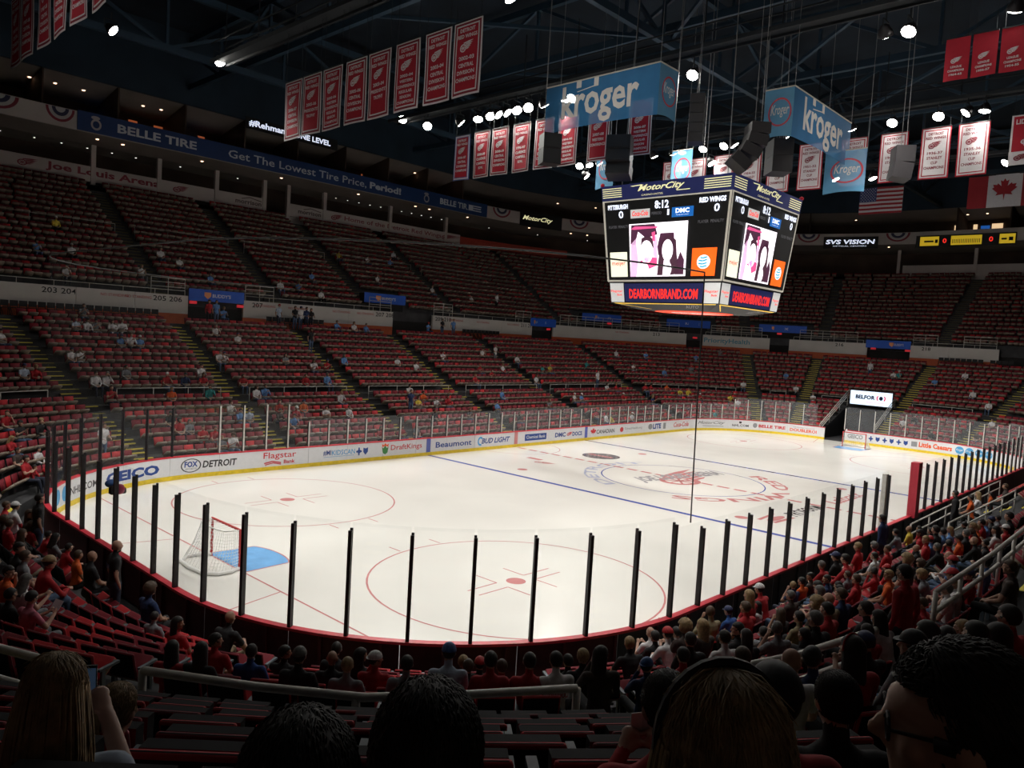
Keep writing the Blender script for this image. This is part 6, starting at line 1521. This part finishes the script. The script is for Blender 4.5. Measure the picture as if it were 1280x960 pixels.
def strands(style, n, seed=3):
    """fine tapered locks laid over the hair so that its edge is not smooth"""
    rnd = random.Random(seed); mb = MB(); c = Vector((0, -.012, .022)); g = .012 if style == 's' else .020; r = Vector((.076+g, .096+g, .095+g))
    while len(mb.f) < n*9:
        a = rnd.uniform(0, 2*PI); t = math.asin(rnd.uniform(-.62, 1)); dirn = Vector((math.cos(t)*math.cos(a), math.cos(t)*math.sin(a), math.sin(t)))
        p = c + Vector((r.x*dirn.x, r.y*dirn.y, r.z*dirn.z))
        if p.y > .03 and p.z < .06 or p.z < -.05 or (abs(p.x) > .072 and p.y > -.02 and p.z < .01): continue
        nrm = Vector((dirn.x/r.x, dirn.y/r.y, dirn.z/r.z)).normalized(); down = (Vector((rnd.uniform(-.3, .3), -.55 if style == 's' else -.2, -1)))
        if p.y > .05: down = Vector((rnd.uniform(-1, 1), -.8, .25))
        tg = (down - nrm*down.dot(nrm)).normalized(); L = rnd.uniform(.018, .034) if style == 's' else rnd.uniform(.05, .10)
        q1 = p + tg*L*.5 - nrm*(L*L*.25/.19-rnd.uniform(.0, .003)); q2 = p + tg*L - nrm*(L*L/.19+rnd.uniform(.0, .004))
        mb.tube([p - nrm*.003, q1, q2], [.0020, .0019, .0006], 3, caps=False)
        if style == 'l' and p.y < .03 and p.z < .05:
            s0 = Vector((p.x*1.02, min(p.y, .02), min(p.z, .03))); w = 1.05+rnd.uniform(-.04, .10); L2 = rnd.uniform(.24, .36)
            mb.tube([s0, Vector((s0.x*w*1.05, s0.y*1.05-.008, s0.z-L2*.4)), Vector((s0.x*w*1.15, s0.y*1.0-.012, s0.z-L2*.75)), Vector((s0.x*w*1.1+rnd.uniform(-.01, .01), s0.y*.95-.008, s0.z-L2))], [.003, .0045, .004, .0008], 3, caps=False)
    return mb.mesh('hair_locks', [M_black], True)
LOCKS = {'s': strands('s', 1300), 'l': strands('l', 1000), 'u': strands('l', 900, 8)}
LOCKS['p'] = LOCKS['s']
HAIR['p'] = HAIR['s']; CAPF, CAPB, TAIL = brim(False), brim(True), tail()
HAIR['c'] = HAIR['k'] = HAIR['s']
m = MB()
for s in (-1, 1): m.tube([(s*.034+.022*math.cos(a), .094, -.0+.018*math.sin(a)) for a in np.linspace(0, 2*PI, 13)], .0028, 5); m.bar((s*.056, .094, .004), (s*.084, -.01, .006), .004)
m.bar((-.012, .096, .004), (.012, .096, .004), .004); GLASSES = m.mesh('glasses', [M_black])
m = MB(); m.tube([(.096*math.cos(a), .004, .022+.117*math.sin(a)) for a in np.linspace(-.15, PI+.15, 16)], .009, 6); BAND = m.mesh('headband', [M_black])
CLOTH = {'r': (.33, .012, .018), 'w': (.56, .55, .56), 'b': (.10, .22, .46), 'k': (.012, .012, .014), 'n': (.015, .03, .09), 'g': (.16, .165, .18), 'o': (.55, .09, .015), 'y': (.55, .42, .05), 't': (.03, .24, .24), 'd': (.045, .032, .028), 'p': (.42, .12, .17), 'W': (.36, .42, .52), 'R': (.42, .03, .03), 'B': (.015, .06, .22), 'T': (.21, .17, .10)}
HC = {'d': (.012, .009, .008), 't': (.055, .030, .016), 'y': (.24, .16, .075), 'g': (.10, .095, .09), 'o': (.2, .08, .03), 'k': (.012, .012, .014), 'w': (.6, .6, .6), 'r': (.38, .015, .02), 'B': (.03, .10, .28), 'n': (.02, .03, .09), 'p': (.5, .22, .2)}
cl = lambda k: mat('clothes_'+{'R': 'redwhite', 'W': 'palemix', 'B': 'royal', 'T': 'khaki'}.get(k, k), CLOTH[k], .85, vary=.22, scale=9)
hm = lambda k: mat('hair_tone_'+k+('u' if k.isupper() else ''), HC[k], .6, vary=.35, scale=30)
SK = [mat('skin_fair', (.40, .23, .165), .55, vary=.08, scale=12), mat('skin_tan', (.30, .16, .105), .55, vary=.08, scale=12), mat('skin_deep', (.10, .050, .032), .55, vary=.1, scale=12)]
JEAN = mat('denim', (.07, .11, .19), .85, vary=.2, scale=14); LEGC = {'k': cl('k'), 'n': mat('trousers_navy', (.02, .025, .045), .85), 'b': JEAN, 'g': cl('g'), 't': mat('shorts_tan', (.25, .19, .12), .85), 'd': cl('d')}
SHOE_M = mat('shoes', (.05, .05, .05), .6)
BODY = {}
def body(k, hi): 
    if (k, hi) not in BODY: BODY[(k, hi)] = make_body(k, .0125 if hi else .034, False)
    return BODY[(k, hi)]
def person(label, k, hi, loc, rz, sc, hair, hcol, shirt, legs, group=None, bare=True, skin=None, extra=(), fine=False):
    me, HM = body(k, hi); o = bpy.data.objects.new('person', me); COL.objects.link(o)
    o.location = loc; o.rotation_euler = (0, 0, rz); o.scale = (sc, sc, sc); tag(o, label, 'person', group)
    sk = skin or SK[0 if random.random() < .75 else 1]
    top = cl({'R': 'w'}.get(shirt, shirt)); mats = [sk, top, LEGC.get(legs, cl('k')), SHOE_M, sk if bare else (cl('r') if shirt in 'RB' else top)]
    for i, m in enumerate(mats): o.material_slots[i].link = 'OBJECT'; o.material_slots[i].material = m
    def ch(nm, mesh, mt, lab=None):
        c = bpy.data.objects.new(nm, mesh); c.parent = o; c.matrix_local = HM; COL.objects.link(c); c.material_slots[0].link = 'OBJECT'; c.material_slots[0].material = mt; return tag(c, lab)
    if hair in ('c', 'k'): ch('hair', HAIR['s'], hm('d')); ch('cap', CAPB if hair == 'k' else CAPF, hm(hcol))
    elif hair == 'n': ch('hair', HAIR['s'], hm('d')); ch('knit_cap', HAIR['n'], hm(hcol))
    elif hair != 'b': ch('hair', HAIR[hair], hm(hcol))
    if fine and hair in LOCKS: c = ch('hair_locks', LOCKS[hair], hm(hcol)); c['kind'] = 'stuff'
    if hair == 'p': ch('ponytail', TAIL, hm(hcol))
    if 'glasses' in extra: ch('glasses', GLASSES, M_black)
    if 'band' in extra: ch('headband', BAND, M_black)
    if 'redband' in extra: ch('headband', BAND, cl('r'), 'red headband')
    return o
def on_back(o, txt, mt, z, h, w, k=0):
    """lettering on the back of a shirt"""
    m = MB(); put_text(m, txt, lambda u, v: Vector((u, -.118-.02*(1-(u/.2)**2)+.0*v, v)), -w/2, w/2, z, z+h, .03); c = bpy.data.objects.new('lettering', m.mesh('lettering', mt)); c.parent = o; COL.objects.link(c)
occupied = set()
USED = []
for i, (s, row, sc, st, lab) in enumerate(NEAR):
    USED.append((s, row))
    hair, hcol, shirt, legs, pz = st[0], st[1], st[2], st[3], int(st[4])
    d, z = DR[row], ZR[row]; hi = i in NEARHI or s > 119 and s < 136
    dd = d-.02 if pz not in (5, 9) else d-.18
    if 'orange shirt' in lab or 'black jacket standing' in lab: dd = d+.1
    ex = ('redband',) if 'headband' in lab else ()
    jersey = 'jersey' in lab or 'jacket' in lab or 'suit' in lab or 'hooded' in lab or 'sleeves' in lab
    o = person(lab, pz, hi, pos(s, dd, z), face_in(s)+random.uniform(-.12, .12), sc, hair, hcol, shirt, legs, None, not jersey, None, ex)
    if 'name lettering' in lab: on_back(o, 'OSGOOD', cl('r'), .80, .075, .27)
    if 'pale back print' in lab: on_back(o, '13', cl('w'), .72, .2, .22)
    if 'blue print' in lab: on_back(o, 'TOUR', cl('b'), 1.22, .10, .24)
    if 'pale stripe' in lab: on_back(o, '=', cl('g'), .80, .05, .3)
    if 'paper' in lab:
        m = MB(); m.box((0, .50, .93), (.21, .006, .16), 0, Matrix.Rotation(-.6, 4, 'X')); c = ob('paper_sheet', m, paint('paper', (.6, .58, .6))); c.matrix_world = Matrix.Translation(o.location) @ Matrix.Rotation(o.rotation_euler.z, 4, 'Z'); tag(c, 'white folded paper held by the man in pink', 'paper')
for (p, st, yo, lab) in FORE:
    hair, hcol, shirt, legs, pz = st[0], st[1], st[2], st[3], int(st[4])
    x, y, z = p; o0 = body(pz, True)[1].translation
    a = math.atan2(-FWD.x*0+FWD.y*1, FWD.x) - PI/2 + math.radians(yo); R = Matrix.Rotation(a, 3, 'Z'); off = R @ Vector((o0.x, o0.y, 0))
    sc = 1.0; ex = ('glasses',) if 'glasses' in lab else (('band',) if 'headband' in lab else ())
    o = person(lab, pz, True, (x-off.x, y-off.y, z-o0.z*sc), a, sc, hair, hcol, shirt, legs, None, shirt not in 'r', SK[0], ex, True)
    def held(nm, lab2, cat, build, mt, at):
        M = Matrix.Translation(o.location) @ Matrix.Rotation(a, 4, 'Z'); t = MB(); build(t); c = ob(nm, t, mt); c.matrix_world = M @ Matrix.Translation(at); tag(c, lab2, cat); return c
    if 'phone' in lab:
        c = held('phone', 'dark phone with dim blue screen held up by the fair-haired woman', 'phone', lambda t: t.box((0, 0, 0), (.072, .009, .145)), M_black, (0, .50, 1.05))
        m = MB(); m.box((0, -.006, 0), (.064, .002, .125)); q = bpy.data.objects.new('screen', m.mesh('screen', glow('phone', (.02, .035, .06), .5))); q.parent = c; COL.objects.link(q)
    if 'folded paper' in lab: held('paper_sheet', 'folded pale ticket in the hands of the man in red', 'paper', lambda t: (t.box((-.018, 0, 0), (.05, .004, .11), 0, Matrix.Rotation(.35, 4, 'Z')), t.box((.028, 0, 0), (.05, .004, .11), 0, Matrix.Rotation(-.4, 4, 'Z'))), paint('paper', (.6, .58, .6)), (0, .52, .93))
sect = lambda s: 'left corner' if s > 146 else ('far side' if s < 44 else ('far right corner' if s < 57 else 'far end'))
cname = {'r': 'red', 'w': 'white', 'b': 'blue', 'k': 'black', 'n': 'navy', 'g': 'grey', 'o': 'orange', 'y': 'yellow', 't': 'teal', 'd': 'dark brown', 'p': 'pink', 'W': 'pale blue and white', 'R': 'white and red'}
seat_by_row = {}
for q in SEATS: seat_by_row.setdefault(q[3], []).append(q)
taken = set()
FN = {}
for (s, row, c, stand) in FAR:
    if (c in 'dk' and row > 3 or c == 'r' and row > 9) and not stand: continue
    opts = sorted(seat_by_row.get(row, []), key=lambda q: abs((q[0]-s+S_ALL/2) % S_ALL - S_ALL/2)) if not stand else []
    opts = [q for q in opts[:4] if (round(q[0], 3), row) not in taken]
    if opts and abs(opts[0][0]-s) < .8: s = opts[0][0]; taken.add((round(s, 3), row))
    d, z = (DR[row], ZR[row]) if row < 17 else ((17.25, 7.05) if row == 17 else (DU[row-18], ZU[row-18]))
    pz = (5 if random.random() < .6 else 9) if stand else random.choice((0, 0, 1, 2, 3, 6, 7, 8))
    where = ('upper bowl' if row >= 18 else 'lower bowl')
    grp = 'person in %s %s in the %s %s' % (cname[c], 'standing' if stand else 'seated', sect(s), where)
    full = 'person in %s %s, %s %s, %s row, %s block' % (cname[c], 'standing' if stand else 'seated', sect(s), where, NTH[row-18 if row >= 18 else row], NTH[max(0, len([a for a in AISLES if a <= s]) if s < 140 else 0)])
    hr = random.choice('sssslucks'); hc = random.choice('ddttyg') if hr not in 'ck' else random.choice('wrkn')
    grp = 'person in %s %s in the %s %s' % (cname[c], 'standing' if stand else 'seated', sect(s), where)
    person(full, pz, False, pos(s, d-(.2 if stand else .02), z), face_in(s)+random.uniform(-.2, .2), random.uniform(.94, 1.06), hr, hc, c, random.choice('bbkng'), grp, random.random() < .6)
# more of the dense crowd on the right and a few on the left, one per free seat
rnd2 = random.Random(11)
def in_frame(q):
    v = pos(q[0], q[1], q[2]+1.2)-EYE; f = v.dot(FWD); r = v.dot(Vector((FWD.y, -FWD.x, 0))); return f > 3 and abs(r)/f < .665
pool = [q for q in SEATS if in_frame(q) and ((101 < q[0] < 127 and q[3] < 8) or (126 < q[0] < 128.4 and q[3] in (7, 8, 9, 10)) or (132.3 < q[0] < 140 and q[3] < 6 and rnd2.random() < .2) or (140 < q[0] < 152.5 and q[3] < 5 and rnd2.random() < .7))]
rnd2.shuffle(pool); used2 = [(s, r) for s, r in USED]; k2 = 0
for q in pool:
    if k2 >= 66: break
    if any(r == q[3] and abs((pos(s, q[1])-pos(q[0], q[1])).length) < .5 for s, r in used2): continue
    used2.append((q[0], q[3])); k2 += 1; c = rnd2.choice('rrrrkkknwgdbo'); hr = rnd2.choice('sssslucb'); hc = rnd2.choice('ddtyg') if hr != 'c' else rnd2.choice('wrkn')
    desc = {'s': 'short hair', 'l': 'long hair', 'u': 'curly hair', 'c': 'cap', 'b': 'bald head'}[hr]
    al = [a for a in AISLES if a <= q[0]]
    person('person in %s with %s, %s, %s row from the glass' % (cname[c], desc, BLOCKS.get(max(al), 'end block'), NTH[q[3]]), rnd2.choice((0, 0, 1, 2, 3, 6, 7)), False if q[0] < 117 else True, pos(q[0], q[1]-.02, q[2]), face_in(q[0])+rnd2.uniform(-.2, .2), rnd2.uniform(.93, 1.05), hr, hc, c, rnd2.choice('bbkng'), 'spectators of the ' + BLOCKS.get(max(al), 'end block'), rnd2.random() < .6)
# cups in the foreground holders, food boxes at the right
for i, (s, d) in enumerate(((130.45, 10.55), (130.15, 10.9), (129.3, 10.6), (129.05, 11.4), (129.6, 12.2))):
    row = min(range(17), key=lambda r: abs(DR[r]-d)); m = MB(); m.lathe([(.032, 0), (.042, .12), (.044, .12), (.044, .125), (.036, .125)], pos(s, DR[row]+.3, ZR[row]+.45), 12)
    tag(ob('paper_cup', m, mat('cup_red', (.40, .06, .05), .5)), 'red and white paper cup in the dark foreground rows, %s one' % NTH[i], 'cup', 'paper cups in the foreground rows')
for i, (s, d) in enumerate(((124.0, 7.35), (123.2, 7.4))):
    t = thing('food_box', 'cardboard food box with white cup rims, %s one beside the right railing' % ('nearer', 'farther')[i], 'box', pos(s, d, 3.05), face_in(s)); m = MB(); m.box((0, 0, .13), (.42, .3, .26)); local('carton', m, mat('carton', (.20, .12, .07), .8), t)
    for j in (-1, 1): m = MB(); m.lathe([(.04, .12), (.05, .33), (.045, .33)], (j*.1, 0, 0), 12); local('cup', m, mat('cup_pale', (.5, .42, .38), .5), t)
